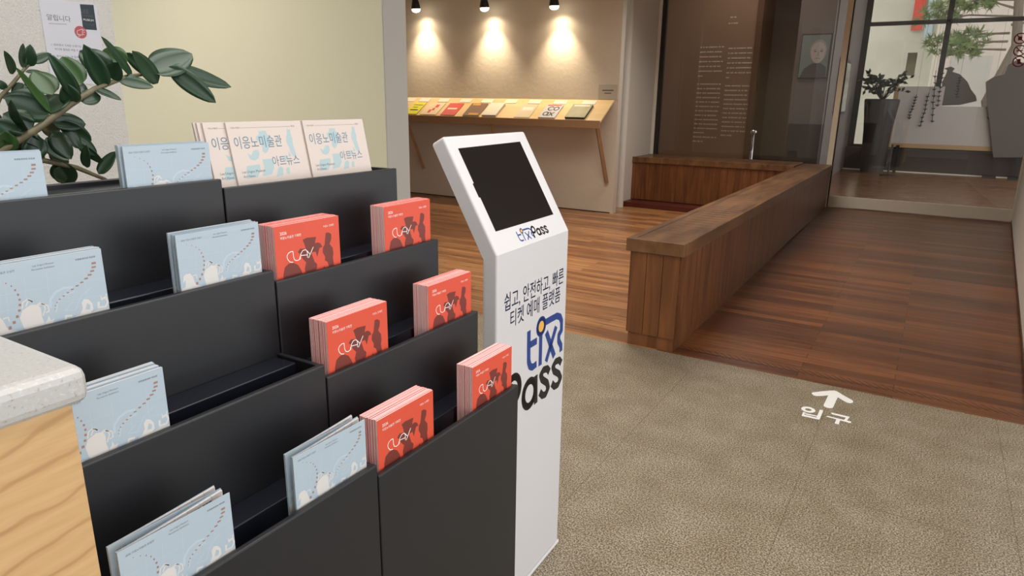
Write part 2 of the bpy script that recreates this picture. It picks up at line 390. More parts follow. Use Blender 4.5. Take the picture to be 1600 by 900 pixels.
bench('wooden_bench', -1.535, -1.168, 3.885, 10.36, .69, 'long dark-stained boxed wooden bench running from the stone floor to the glass door post', 'y')
bench('wooden_bench', -3.98, -1.545, 9.66, 10.36, .705, 'short dark boxed wooden bench under the left glass pane, beside the white pier', 'x')
tag(MB().box(-4.0, -1.545, 9.40, 9.655, 0, .075, M_plinth).build('wooden_step', bevel=.006), 'low red-brown step along the foot of the short bench under the left glass pane', 'step')

# ------------------------------------------------------------------ brochure racks
def rack(y0, y1, zs, label):
    xs = [-1.036, -.921, -.813, -.706]
    r = empty('brochure_rack', (-.9, (y0+y1)/2, 0), 0, label, 'brochure rack', 'stepped black brochure racks')
    ox, oy = -.9, (y0+y1)/2; a, b = y0-oy, y1-oy
    tp = .011
    for k in range(4):
        x, z = xs[k]-ox, zs[k]; zb = (zs[k+1]-.13) if k < 3 else 0.004
        MB().box(x-tp, x, a, b, zb, z, M_black).build('front_panel', r, bevel=.0025)
        xb = (xs[k-1]-ox) if k else (x-.115)
        MB().box(xb+.0005, x-.056, a+.012, b-.012, z-.128, z-.005, M_ledge).build('ledge', r, bevel=.002)
        MB().box(x-.0555, x-tp-.0005, a+.012, b-.012, z-(.155 if zs[0] > 1.35 and k == 0 else .13), z-(.143 if zs[0] > 1.35 and k == 0 else .118), M_black).build('slot_floor', r)
        for s in (a, b-.009):
            MB().box(xb+.0005, x-tp-.0005, s, s+.009, max(0.004, (zs[k]-.3)) if k < 3 else .004, z-.001, M_black).build('side_panel', r, bevel=.002)
    MB().box(xs[0]-ox-.127, xs[0]-ox-.1155, a, b, .004, zs[0]+.002, M_black).build('back_panel', r, bevel=.002)
    return r
ZR = [1.345, 1.195, 1.045, .894]; ZL = [1.361, 1.216, 1.070, .917]
rack(.749, 1.2, ZR, 'black stepped rack holding the red booklets, right one of the two, beside the white kiosk')
rack(.318, .7465, ZL, 'black stepped rack holding the pale blue booklets, left one of the two, behind the counter')
XS = [-1.036, -.921, -.813, -.706]

# ------------------------------------------------------------------ booklet covers
def print_red():
    P = Print(); H = homog([(187, 305), (845, 82), (205, 848), (853, 570)], [(0, 0), (.15, 0), (0, -.093), (.15, -.093)])
    q = lambda L: [H(*p) for p in L]
    P.text('2026', H(250, 380)[0], H(250, 380)[1], M_white, width=.0145)
    P.text('이응노미술관 기획전', *H(253, 425), M_white, width=.0455)
    P.text('이응노 도예전', *H(692, 228), M_white, width=.0255)
    P.poly(q([(478, 385), (520, 358), (616, 333), (604, 385), (600, 455), (620, 480), (560, 500), (505, 470), (495, 430)]), M_darkred)
    P.poly(q([(600, 405), (625, 388), (655, 392), (675, 425), (645, 440), (635, 480), (620, 535), (608, 495), (598, 450)]), M_darkred, 1.2)
    P.poly(q([(425, 520), (450, 480), (520, 470), (560, 500), (590, 590), (615, 610), (612, 650), (590, 690), (500, 730), (488, 680), (505, 610), (470, 580), (455, 540)]), M_darkred, 1.4)
    P.poly(q([(712, 278), (740, 268), (768, 280), (766, 330), (748, 385), (778, 420), (782, 480), (775, 520), (785, 605), (735, 622), (720, 570), (695, 560), (697, 520), (675, 480), (680, 430), (698, 400), (705, 340)]), M_darkred)
    P.poly(q([(270, 840), (268, 780), (285, 700), (325, 655), (375, 636), (420, 650), (450, 695), (468, 745), (440, 790)]), M_darkred, 1.6)
    P.poly(q([(675, 650), (685, 612), (695, 640)]), M_darkred)
    w = .0013
    P.stroke(q([(372, 632), (340, 634), (318, 610), (312, 580), (325, 550), (350, 528), (375, 520)]), w, M_white, 3)
    P.stroke(q([(375, 520), (380, 580), (390, 605), (415, 608), (440, 590), (445, 560)]), w, M_white, 3)
    P.stroke(q([(445, 590), (455, 530), (475, 495), (505, 480), (520, 500), (520, 560)]), w, M_white, 3)
    P.stroke(q([(448, 550), (520, 532)]), w, M_white, 3); P.stroke(q([(518, 490), (545, 520)]), w, M_white, 3)
    P.stroke(q([(583, 440), (530, 562)]), w, M_white, 3)
    return P
def print_blue():
    P = Print(); H = homog([(128, 250), (860, 135), (192, 765), (898, 588)], [(0, 0), (.148, 0), (0, -.09), (.148, -.09)])
    q = lambda L: [H(*p) for p in L]
    P.text('2026 이응노미술관 상설전', *H(183, 305), M_text, width=.034)
    P.text('Lee Ungno Museum', *H(468, 250), M_text, width=.0245); P.text('Permanent Exhibition', *H(462, 273), M_text, width=.0265)
    P.text('李應魯美術館 常設展', *H(710, 216), M_text, width=.0255)
    for L in ([(310, 330), (325, 640)], [(418, 315), (432, 560)], [(545, 290), (560, 520)], [(660, 400), (665, 540)], [(755, 260), (765, 480)], [(180, 450), (560, 390)], [(700, 370), (870, 340)], [(190, 560), (880, 460)]):
        P.stroke(q(L), .0004, M_faint, 1)
    P.stroke(q([(560, 540), (560, 480), (590, 430), (640, 400), (690, 400)]), .0030, M_faint, 1.3); P.stroke(q([(590, 570), (600, 500), (640, 450), (700, 430)]), .0018, M_faint, 1.2)
    P.stroke(q([(690, 500), (640, 560), (700, 560), (730, 470), (800, 400)]), .0008, M_faint, 1.2)
    c = M_cream_ink
    P.poly(q([(385, 600), (400, 545), (450, 510), (490, 510), (505, 540), (510, 600), (525, 650), (500, 700), (440, 710), (405, 670)]), c, 2)
    for L in ([(400, 535), (405, 490), (430, 470), (460, 490)], [(420, 520), (440, 470), (465, 495)], [(490, 515), (520, 505), (530, 540), (515, 590)], [(475, 520), (500, 500), (545, 520), (550, 560), (530, 570)]):
        P.stroke(q(L), .0016, c, 2.2)
    P.poly(q([(205, 660), (205, 610), (230, 585), (265, 580), (290, 610), (305, 650), (318, 680), (390, 690), (440, 700), (430, 735), (300, 780), (192, 800), (192, 720), (225, 700), (225, 640)]), c, 2)
    for L in ([(205, 660), (215, 600), (250, 590)], [(290, 600), (320, 590), (325, 620)], [(240, 650), (250, 600), (275, 620), (270, 660)]): P.stroke(q(L), .0015, c, 2.3)
    P.poly(q([(525, 640), (540, 620), (545, 590), (560, 625), (580, 610), (570, 640), (595, 655), (530, 655)]), c, 2)
    P.stroke(q([(680, 600), (645, 600), (640, 630), (680, 640), (730, 600), (790, 590), (830, 570), (890, 560)]), .0030, c, 2)
    P.poly(q([(725, 590), (740, 550), (735, 510), (750, 485), (775, 490), (795, 520), (800, 560), (780, 590), (890, 560), (893, 600), (700, 645), (700, 600)]), c, 2.5)
    P.poly(q([(755, 560), (765, 515), (785, 530), (780, 560)]), M_blue, 3)
    P.stroke(q([(830, 510), (830, 550), (870, 545), (885, 510), (870, 480), (845, 495)]), .0030, c, 2.2); P.stroke(q([(850, 500), (845, 470)]), .0012, c, 2); P.stroke(q([(872, 495), (875, 455)]), .0012, c, 2)
    P.rect(0, -.2, .148, -.0885, M_faint, 1.1)
    sq = [(232, 328, 4, 5), (278, 337, 5, 6), (315, 352, 6, 8), (345, 373, 7, 9), (365, 402, 9, 10), (380, 435, 11, 12), (388, 470, 12, 12), (388, 507, 13, 13), (384, 546, 14, 13), (371, 588, 15, 15), (352, 628, 16, 16), (328, 665, 16, 18),
          (813, 237, 27, 13), (812, 265, 27, 11), (802, 292, 25, 10), (787, 318, 24, 10), (766, 343, 22, 10), (741, 368, 20, 8), (714, 391, 18, 8), (686, 414, 17, 7), (660, 436, 14, 7), (635, 458, 13, 7), (613, 480, 11, 7), (597, 502, 9, 6), (587, 524, 7, 6), (584, 546, 6, 5)]
    for x, y, w, h in sq:
        u, v = H(x, y); w = w*.000155*1.35; h = h*.00017*1.3
        P.rect(u-w*.5, v-h*.5, u+w*.5, v+h*.5, M_brown, 3)
    return P
def print_beige():
    P = Print(); H = homog([(160, 147), (815, 118), (240, 688), (905, 605)], [(0, 0), (.17, 0), (0, -.105), (.17, -.105)])
    q = lambda L: [H(*p) for p in L]
    P.poly(q([(450, 220), (515, 215), (525, 245), (548, 265), (552, 330), (530, 400), (505, 424), (480, 400), (475, 330), (430, 300), (425, 270), (455, 250)]), M_aqua)
    P.poly(q([(340, 425), (378, 445), (400, 395), (440, 390), (452, 430), (440, 470), (405, 492), (365, 480)]), M_aqua)
    P.poly(q([(705, 195), (735, 200), (738, 240), (755, 285), (755, 330), (785, 430), (775, 460), (740, 420), (720, 360), (697, 310), (697, 270), (705, 240)]), M_aqua)
    P.poly(q([(330, 545), (450, 525), (455, 580), (425, 650), (330, 665), (325, 600)]), M_aqua); P.poly(q([(475, 480), (570, 470), (580, 560), (555, 620), (470, 640), (490, 560)]), M_aqua)
    P.poly(q([(600, 640), (615, 560), (640, 540), (665, 560), (660, 625)]), M_aqua); P.poly(q([(690, 560), (720, 550), (725, 610), (695, 612)]), M_aqua); P.poly(q([(665, 450), (690, 435), (700, 480), (670, 500)]), M_aqua); P.poly(q([(715, 450), (718, 400), (740, 440)]), M_aqua)
    P.text('이응노미술관', *H(238, 390), M_bluetext, width=.1075, height=.0225, layer=3)
    P.text('아트뉴스', *H(575, 545), M_bluetext, width=.0655, height=.0195, layer=3)
    P.text('Lee Ungno Museum', *H(287, 625), M_text, width=.052, layer=3); P.text('Art News', *H(296, 660), M_text, width=.026, layer=3)
    P.text('이응노미술관', *H(206, 205), M_text, width=.0195, layer=3); P.text('제 호', *H(742, 178), M_text, width=.009, layer=3)
    P.stroke(q([(292, 195), (735, 172)]), .0004, M_text, 3)
    return P
KINDS = {'red': dict(w=.150, h=.2085, t=.0026, m=M_red, pg=M_redpages, pr=print_red()),
         'blue': dict(w=.147, h=.2015, t=.0034, m=M_blue, pg=M_bluepages, pr=print_blue()),
         'beige': dict(w=.172, h=.2250, t=.0040, m=M_beige, pg=M_beigepages, pr=print_beige())}
EPS = .00004
def cover_mesh(k, splay=0.0):
    K = KINDS[k]; w, h, t = K['w'], K['h'], K['t']; mb = MB(); N = 8 if splay else 1
    # front plate, spine, back plate (curving away when the booklet stands open)
    mb.box(-.0004, 0, 0, w, 0, h, K['m'])
    if k != 'red': mb.box(-t+.0004, -.0004, 0, .0004, 0, h, K['m'])
    def bx(y): return -t+.0004-splay*(y/w)**1.4
    for i in range(N):
        y0, y1 = w*i/N, w*(i+1)/N
        vs = [(bx(y0), y0, 0), (bx(y1), y1, 0), (bx(y1), y1, h), (bx(y0), y0, h)]; vs += [(x-.0004, y, z) for x, y, z in vs]
        mb.add(vs, [(0, 1, 2, 3), (7, 6, 5, 4), (0, 4, 5, 1), (3, 2, 6, 7), (1, 5, 6, 2), (0, 3, 7, 4)], K['m'])
    me_base = mb
    K['pr'].put(mb, lambda u, v, l: (EPS*(l+.6), u, h+v), clip=(0, w, -h, 0))
    return mb.mesh(k+'_cover', fix=False)
def pages_mesh(k, splay=0.0):
    K = KINDS[k]; w, h, t = K['w'], K['h'], K['t']; mb = MB()
    if not splay: mb.box(-t+.0005, -.0005, .0001 if k == 'red' else .0005, w-.0006, .0004, h-.0002, K['pg'])
    else:
        for lo, hi in ((.02, .10), (.80, 1.0)):
            n = 8
            for i in range(n):
                y0, y1 = w*i/n, w*(i+1)/n-(.001 if i == n-1 else 0)
                def px(y, s): return -.0006-s*(t-.0012)-s*splay*(y/w)**1.4
                a = [(px(y0, lo), y0+.0005, .0004), (px(y1, lo), y1, .0004), (px(y1, lo), y1, h-.001), (px(y0, lo), y0+.0005, h-.001)]
                b = [(px(y0, hi), y0+.0005, .0004), (px(y1, hi), y1, .0004), (px(y1, hi), y1, h-.001), (px(y0, hi), y0+.0005, h-.001)]
                mb.add(a+b, [(0, 1, 2, 3), (7, 6, 5, 4), (0, 4, 5, 1), (3, 2, 6, 7), (1, 5, 6, 2), (0, 3, 7, 4)], K['pg'])
                if lo > .5:   # page text showing along the top of the open leaf
                    if 1 <= i <= 6:
                        for j in range(3):
                            ya = y0+.004+j*(y1-y0-.004)/3; yb = ya+.0042
                            mb.add([(px(ya, lo)+.0001, ya, h-.008), (px(yb, lo)+.0001, yb, h-.008), (px(yb, lo)+.0001, yb, h-.0055), (px(ya, lo)+.0001, ya, h-.0055)], [(0, 1, 2, 3)], M_text)
    return mb.mesh(k+'_pages')
MESH = {}
def booklet(k, loc, rz=0, lean=0, label=None, group=None, splay=0.0):
    key = (k, round(splay, 4))
    if key not in MESH: MESH[key] = (cover_mesh(k, splay), pages_mesh(k, splay))
    cat = 'booklet'
    r = empty('booklet', loc, rz, label, cat, group); r.rotation_euler = (0, lean, rz)
    for nm, me in zip(('cover', 'pages'), MESH[key]):
        o = bpy.data.objects.new(nm, me); C.objects.link(o); o.parent = r
    return r
CNAME = {'red': 'red exhibition booklet', 'blue': 'pale blue exhibition booklet', 'beige': 'beige museum news booklet'}
def stack(k, row, y, n, where, zs=ZR, lean=0, dz=0, jit=.0008, splays=None, pitch=None):
    K = KINDS[k]; rnd = random.Random(hash((k, row, int(y*1000))) % 9999 if False else int(y*1000)+row*77)
    x = XS[row]-.0125; z0 = zs[row]-.1178-dz
    for i in range(n):
        s = splays[i] if splays else 0
        yj = y+(rnd.uniform(-jit, jit) if i else 0); zj = z0+(rnd.uniform(0, jit*1.2) if i else 0)
        lab = ('front %s, %s' % (CNAME[k], where)) if i == 0 else ('%s behind the front one, %s' % (CNAME[k], where))
        grp = 'booklets %s' % where
        booklet(k, (x, yj, zj), 0, lean, lab, grp if i else 'front %s booklets in the racks' % k, s)
        x -= (pitch or (K['t']+.0002)) + s
W4 = {0: 'topmost', 1: 'second', 2: 'third', 3: 'lowest'}
def wh(row, txt): return '%s the %s tier of the %s' % ({0: 'on', 1: 'on', 2: 'on', 3: 'on'}[row], W4[row], txt)
# red stacks
stack('red', 1, .762, 15, 'right rack, second tier, left end')
stack('red', 1, 1.0375, 13, 'right rack, second tier, right end')
stack('red', 2, .766, 15, 'right rack, third tier, left end')
stack('red', 2, 1.040, 14, 'right rack, third tier, right end')
stack('red', 3, .763, 14, 'right rack, lowest tier, left end')
stack('red', 3, 1.040, 14, 'right rack, lowest tier, right end')
# blue stacks
stack('blue', 0, .590, 4, 'left rack, top tier, right end', ZL, dz=.0225, jit=.003, pitch=.0065)
stack('blue', 0, .330, 3, 'left rack, top tier, left end', ZL, dz=.0225, jit=.002, pitch=.006)
stack('blue', 1, .585, 3, 'left rack, second tier, right end', ZL, jit=.002, splays=[.003, .004, .0], pitch=.0045)
stack('blue', 1, .331, 5, 'left rack, second tier, left end', ZL, jit=.002, pitch=.0055)
stack('blue', 2, .331, 5, 'left rack, third tier beside the counter', ZL, jit=.002, pitch=.0055)
stack('blue', 3, .336, 2, 'left rack, lowest tier, left end', ZL, splays=[.014, .010])
stack('blue', 3, .588, 2, 'left rack, lowest tier, right end', ZL, splays=[.012, .010])
# beige, leaning back
LN = -math.radians(11.5)
def beige(y, x, lab, z=ZR[0]-.113): booklet('beige', (x, y, z), 0, LN, lab, 'beige booklets on the top tier')
beige(.806, -1.049, 'front beige museum news booklet of the left pile, right rack, top tier')
beige(.763, -1.0532, 'beige museum news booklet half hidden behind the left front one, title cut off')
beige(.755, -1.0574, 'beige museum news booklet, second from the back of the left beige pile')
beige(.751, -1.0616, 'beige museum news booklet, rearmost of the left beige pile')
beige(.984, -1.049, 'front beige museum news booklet at the right end of the top tier')
beige(.982, -1.0532, 'beige museum news booklet just behind the right front one')

# ------------------------------------------------------------------ kiosk
ph = math.radians(1.5); KO = Vector((-.915, 1.437, 0))
k = empty('ticket_kiosk', KO, 0, 'white free-standing ticket kiosk with tilted black touch screen beside the rack', 'kiosk'); k.rotation_euler = (0, 0, ph)
tt = math.radians(29.4); KW = .428; L = .336
prof = [(0, .012), (0, 1.113), (-math.sin(tt)*L, 1.113+math.cos(tt)*L), (-math.sin(tt)*L-.042*math.cos(tt), 1.113+math.cos(tt)*L-.042*math.sin(tt)), (-.045, 1.101), (-.045, .012)]
mb = MB(); mb.prism(prof, lambda p, q, t: (p, t, q), 0, KW, M_kiosk)
mb.build('body', k, bevel=.007)
MB().box(-.36, .004, -.004, KW+.004, 0, .012, M_kiosk).build('base_plate', k, bevel=.004)
def head(u, s, l): return (-math.sin(tt)*s+math.cos(tt)*l, u, 1.113+math.cos(tt)*s+math.sin(tt)*l)
fr = Print(); fr.rect(.041, .061, .375, .302, M_screen, 1); fr.rect(.034, .159, .0412, .199, M_screen, 1)
mb = MB(); mb.prism([(.041, .061), (.3755, .061), (.3735, .302), (.041, .299), (.041, .199), (.035, .199), (.035, .159), (.041, .159)], lambda p, q, t: head(p, q, t), -.003, .0006, M_screen)
mb.build('screen', k)
SL = {'t': [(0.1803, 0.8576), (0.1812, 0.8004), (0.1828, 0.7622), (0.1914, 0.7444), (0.2078, 0.7359), (0.2337, 0.738)], 'tb': [(0.1884, 0.8120), (0.2322, 0.8116)],
      'i': [(0.2560, 0.8235), (0.2565, 0.7246)], 'roof': [(0.2818, 0.8542), (0.3176, 0.8544), (0.3616, 0.8535), (0.3849, 0.8442), (0.3973, 0.826), (0.3986, 0.7957), (0.3809, 0.786), (0.3806, 0.766), (0.3988, 0.7439), (0.4003, 0.7239)],
      'x1': [(0.2923, 0.8207), (0.3528, 0.7221)], 'x2': [(0.3595, 0.8198), (0.2954, 0.7242)],
      's1': [(0.3216, 0.6812), (0.3057, 0.6975), (0.2796, 0.7023), (0.2633, 0.6913), (0.2727, 0.6732), (0.3059, 0.6504), (0.316, 0.6293), (0.2993, 0.614), (0.2783, 0.6178), (0.2586, 0.6361)],
      's2': [(0.4063, 0.6824), (0.3892, 0.6983), (0.3632, 0.7013), (0.3459, 0.69), (0.3562, 0.6712), (0.3899, 0.6505), (0.4036, 0.6301), (0.386, 0.6142), (0.3618, 0.6166), (0.3405, 0.6354)]}
def logo(fn, w):
    P = Print()
    for n_ in ('t', 'tb', 'i', 'roof', 'x1', 'x2'): P.stroke([fn(*p, 0) for p in SL[n_]], w, M_blueink, 1)
    P.stroke([fn(.2572, .8491, i) for i in range(20)], w*.8, M_blueink, 1.5, closed=True)
    c = fn(.2572, .8491, 0, True); P.disc(c[0], c[1], c[2], c[2], M_orange, 2)
    return P
def ident(u, z, i, ctr=False):
    if ctr: return (u, z, .017)
    if (u, z) == (.2572, .8491): return (u+.023*math.cos(i*math.pi/10), z+.023*math.sin(i*math.pi/10))
    return (u, z)
P1 = logo(ident, .0215)
ell = lambda cx, cz, rx, rz, n=24: [(cx+rx*math.cos(2*math.pi*i/n), cz+rz*math.sin(2*math.pi*i/n)) for i in range(n)]
def pass_word(P, f, w):
    P.stroke([f(*p) for p in ell(.1915, .658, .037, .040)], w, M_blackink, 1, closed=True); P.stroke([f(.2300, .7020), f(.2340, .6085)], w, M_blackink, 1)
    P.stroke([f(*p) for p in SL['s1']], w, M_blackink, 1); P.stroke([f(*p) for p in SL['s2']], w, M_blackink, 1)
    P.stroke([f(*p) for p in ell(.094, .705, .037, .040)], w, M_blackink, 1, closed=True); P.stroke([f(.0580, .745-.04), f(.0580, .600)], w, M_blackink, 1)
    return P
pass_word(P1, lambda u, z: (u, z), .023)
P1.text('쉽고, 안전하고, 빠른', .038, .949, M_navy, width=.362, height=.052, bold=.0004)
P1.text('티켓 예매 플랫폼', .072, .897, M_navy, width=.308, height=.049, bold=.0004)
mb = MB(); P1.put(mb, lambda u, v, l: (.0002*l, u, v)); mb.build('front_lettering', k, fix=False)
# small logo under the screen
P2 = Print(); sc = .36
def f2_(u, z, i=0, ctr=False):
    uu, zz = (.131+(u-.17)*.36, .012+(z-.72)*.235)
    if ctr: return (uu, zz, .0045)
    if (u, z) == (.2572, .8491): return (uu+.0065*math.cos(i*math.pi/10), zz+.0065*math.sin(i*math.pi/10))
    return (uu, zz)
P2 = logo(f2_, .0042)
pass_word(P2, lambda u, z: (.213+(u-.045)*.252, .012+(z-.600)*.225), .0058)
mb = MB(); P2.put(mb, lambda u, v, l: head(u, v, .0002*l)); mb.build('screen_logo', k, fix=False)

# ------------------------------------------------------------------ counter
ct = empty('reception_counter', (-1.1, -.2, 0), 0, 'reception counter corner with speckled white top and maple side, lower left', 'counter')
MB().box(-.22, .44, -1.2, .51, 1.212, 1.25, M_counter).build('worktop', ct, bevel=.011)
MB().box(-.2, .428, -1.2, .496, 0, 1.2115, M_maple).build('body', ct, bevel=.001)

# ------------------------------------------------------------------ gallery shelf with books
WY = 8.685
SY0, SZ0, SZ1 = 8.25, 1.235, 1.515; SX0, SX1 = -7.6, -3.71
sh = empty('display_shelf', (-5.6, WY, 0), 0, 'sloping light wood display shelf for books on the gallery wall', 'shelf')
sd = Vector((0, WY-SY0, SZ1-SZ0)); SL_ = sd.length; sdn = sd.normalized(); sn = Vector((0, -sdn.z, sdn.y))
def sp(x, s, n=0):  # point on the slope: s from front edge, n above
    p = Vector((x, SY0, SZ0))+sdn*s+sn*n; return p
def rel(v): return (v[0]+5.6, v[1]-WY, v[2])
def slab(mb, x0, x1, s0, s1, n0, n1, m, off=rel, skew=0):
    vs = []
    for n in (n0, n1):
        for s in (s0, s1):
            for x in (x0, x1): vs.append(off(sp(x+skew*(s-s0), s, n)))
    mb.add(vs, [(0, 2, 3, 1), (4, 5, 7, 6), (0, 1, 5, 4), (2, 6, 7, 3), (0, 4, 6, 2), (1, 3, 7, 5)], m)
mb = MB(); slab(mb, SX0, SX1, 0, SL_-.022, -.02, 0, M_shelf); mb.build('shelf_board', sh)
mb = MB().box(SX0+5.6, SX1+5.6, SY0-WY-.018, SY0-WY-.0005, SZ0-.085, SZ0+.012, M_shelfdk); mb.build('front_lip', sh, bevel=.002)
for xb in (-3.76, -5.38, -6.92):
    mb = MB(); x = xb+5.6
    mb.tube([(x, SY0-WY+.03, SZ0-.07), (x, -.025, .42)], .032, M_shelfdk, 4)
    mb.build('bracket', sh)
# book: x range on the shelf from photograph, thickness, colour, print
def tilted(nm, x0, x1, s0, s1, th, m, label, cat, group, pages=None, deco=None, skew=0):
    ctr = sp((x0+x1)/2, (s0+s1)/2, 0.0005)
    r = empty(nm, ctr, 0, label, cat, group)
    off = lambda v: tuple(Vector(v)-ctr)
    if pages:
        mb = MB(); slab(mb, x0+.003, x1-.003, s0+.003, s1-.003, .0025, th-.002, pages, off); mb.build('pages', r)
        mb = MB(); slab(mb, x0, x1, s0, s1, .0008, .0024, m, off); slab(mb, x0, x1, s0, s1, th-.0019, th, m, off); slab(mb, x0, x0+.0025, s0, s1, .0025, th-.002, m, off)
    else:
        mb = MB(); slab(mb, x0, x1, s0, s1, .0008, th, m, off)
    if deco:
        for (a, b, c, d, mm) in deco:
            slab(mb, x0+(x1-x0)*a, x0+(x1-x0)*b, s0+(s1-s0)*c, s0+(s1-s0)*d, th+.0003, th+.0006, mm, off)
    mb.build('cover' if pages else 'card', r)
    return r
def sx(px, py, s):  # x on the slope at parameter s for pixel column px
    p = sp(0, s); return at(px, py, y=p.y).x
M_y = mat('yellow_book', (226, 210, 60), .5, noise=(60, .25)); M_pk = mat('cream_book', (226, 204, 172), .5); M_rd = mat('red_book', (206, 48, 40), .5)
M_bn = mat('brown_book', (128, 100, 84), .5); M_bo = mat('ochre_print', (204, 152, 66), .5); M_wh = mat('white_book', (222, 218, 204), .6); M_gb = mat('pale_grey_book', (204, 190, 166), .5)
M_gw = mat('grey_white_book', (198, 198, 204), .5); M_gd = mat('dark_grey_print', (66, 68, 82), .5); M_sage = mat('sage_book', (156, 152, 122), .5, noise=(8, .15)); M_dk = mat('dark_spine', (60, 62, 52), .5)
books = [((633, 178), (651, 178), M_y, 'yellow book with black print', [(.15, .8, .3, .4, M_gd), (.1, .9, .75, .8, M_gd), (.2, .6, .55, .6, M_gd)], .012),
         ((656, 175), (681, 175), M_pk, 'cream book with red figure print', [(.55, .75, .6, .85, M_rd), (.35, .5, .15, .4, M_rd), (.5, .65, .35, .55, M_rd)], .010),
         ((688, 176), (710, 176), M_rd, 'red book with white band', [(.15, .8, .48, .6, M_wh)], .010),
         ((723, 178), (748, 178), M_bn, 'brown book with ochre shapes', [(.1, .6, .82, .97, M_bo), (.3, .9, .05, .2, M_bo)], .016),
         ((753, 179), (775, 179), M_wh, 'open white book with thick fanned pages', [], .03),
         ((803, 181), (827, 181), M_gb, 'pale tan book', [(.15, .85, .55, .8, M_wh)], .008),
         ((841, 183), (867, 183), M_gw, 'grey and white book with large round letters', None, .018),
         ((883, 184), (914, 184), M_sage, 'thick sage green book', [(.1, .9, .82, .92, M_wh)], .034)]
s0, s1 = .035, .34
for i, (a, b, m, lab, deco, th) in enumerate(books):
    x0, x1 = sx(a[0], a[1], s0), sx(b[0], b[1], s0)
    if m is M_gw:
        deco = [(.08, .92, .9, .97, M_rd)]
    r = tilted('book', x0, x1, s0, s1, th, m, '%s lying on the sloping gallery shelf' % lab, 'book', 'books on the gallery shelf', pages=(M_dk if m is M_sage else M_bluepages), deco=deco)
    if m is M_gw:   # round letters on the cover
        P = Print(); w = x1-x0; h = s1-s0
        P.stroke([(w*(.42+.16*math.cos(t)), h*(.68+.14*math.sin(t))) for t in [.7+k*.35 for k in range(15)]], w*.07, M_gd)
        P.stroke([(w*(.74+.14*math.cos(t)), h*(.68+.13*math.sin(t))) for t in [k*.45 for k in range(15)]], w*.07, M_gd)
        P.stroke([(w*(.30+.13*math.cos(t)), h*(.28+.13*math.sin(t))) for t in [k*.45 for k in range(15)]], w*.07, M_gd); P.stroke([(w*.45, h*.4), (w*.45, h*.12)], w*.07, M_gd)
        P.stroke([(w*.52, h*.40), (w*.78, h*.12)], w*.07, M_gd); P.stroke([(w*.78, h*.40), (w*.52, h*.12)], w*.07, M_gd)
        ctr = Vector(r.location); mb = MB(); P.put(mb, lambda u, v, l: tuple(sp(x0+u, s0+v, th+.0008+.0001*l)-ctr)); mb.build('cover_lettering', r, fix=False)
cards = [(640, 147), (663, 148), (693, 149), (727, 150), (761, 151), (798, 153), (835, 154), (875, 155), (920, 157)]
names = ['cut by the wall end', 'above the yellow book', 'above the cream book', 'above the red book', 'above the brown book', 'above the white book', 'above the pale tan book', 'above the grey and white book', 'above the sage green book']
for (px, py), nm in zip(cards, names):
    xc = sx(px, py, .40); tilted('label_card', xc-.098, xc+.098, .375, .465, .006, M_wh, 'white label card on the sloping shelf %s' % nm, 'label card', 'label cards along the top of the gallery shelf')
p = at(950, 144, y=WY)
tag(MB().box(p.x-.135, p.x+.135, WY-.006, WY-.001, p.z-.095, p.z+.095, mat('caption_paper', (190, 182, 168), .7)).box(p.x-.08, p.x+.08, WY-.0066, WY-.006, p.z+.015, p.z+.03, M_text).box(p.x-.05, p.x+.05, WY-.0066, WY-.006, p.z-.02, p.z-.008, M_text).build('caption_panel'),
    'small pale caption panel on the gallery wall above the right end of the shelf', 'caption panel')
# spotlights
for (px, py), nm in zip([(650, 14), (757, 12), (866, 9)], ['leftmost', 'middle', 'rightmost']):
    p = at(px, py, y=8.44)
    r = empty('spotlight', p, 0, '%s of the three lit black spotlights washing the gallery wall' % nm, 'spotlight', 'spotlights over the gallery shelf')
    d = Vector((0, .12, -1)).normalized()
    def pt(t): return tuple(d*t)
    MB().tube([pt(-.16), pt(-.10), pt(-.03), pt(.0)], [.034, .048, .064, .066], M_blackmetal, 20).build('housing', r, smooth=False)
    MB().tube([pt(.0005), pt(.022), pt(.040), pt(.050)], [.062, .060, .044, .014], M_bulb, 16).build('bulb', r, smooth=True)
    zc = 3.3-p.z-.02
    MB().tube([pt(-.155), (0, -.02, .2), (0, -.02, zc)], .009, M_blackmetal, 8).build('stem', r)
    for en, sz, dy, aim in ((10, 160, .10, (0, .12, -1)), (66, 84, .02, (0, .22, -1))):
        l = bpy.data.lights.new('spot', 'SPOT'); l.energy = en; l.color = (1, .80, .54); l.spot_size = math.radians(sz); l.spot_blend = 1; l.shadow_soft_size = .03
        o = bpy.data.objects.new('spot_lamp', l); C.objects.link(o); o.location = p+Vector((0, dy, -.075)); o.rotation_euler = Vector(aim).to_track_quat('-Z', 'Y').to_euler()
tag(MB().box(-7.8, -3.9, 8.40, 8.44, 3.262, 3.298, M_blackmetal).build('light_track'), 'black ceiling track carrying the gallery spotlights', 'light track')

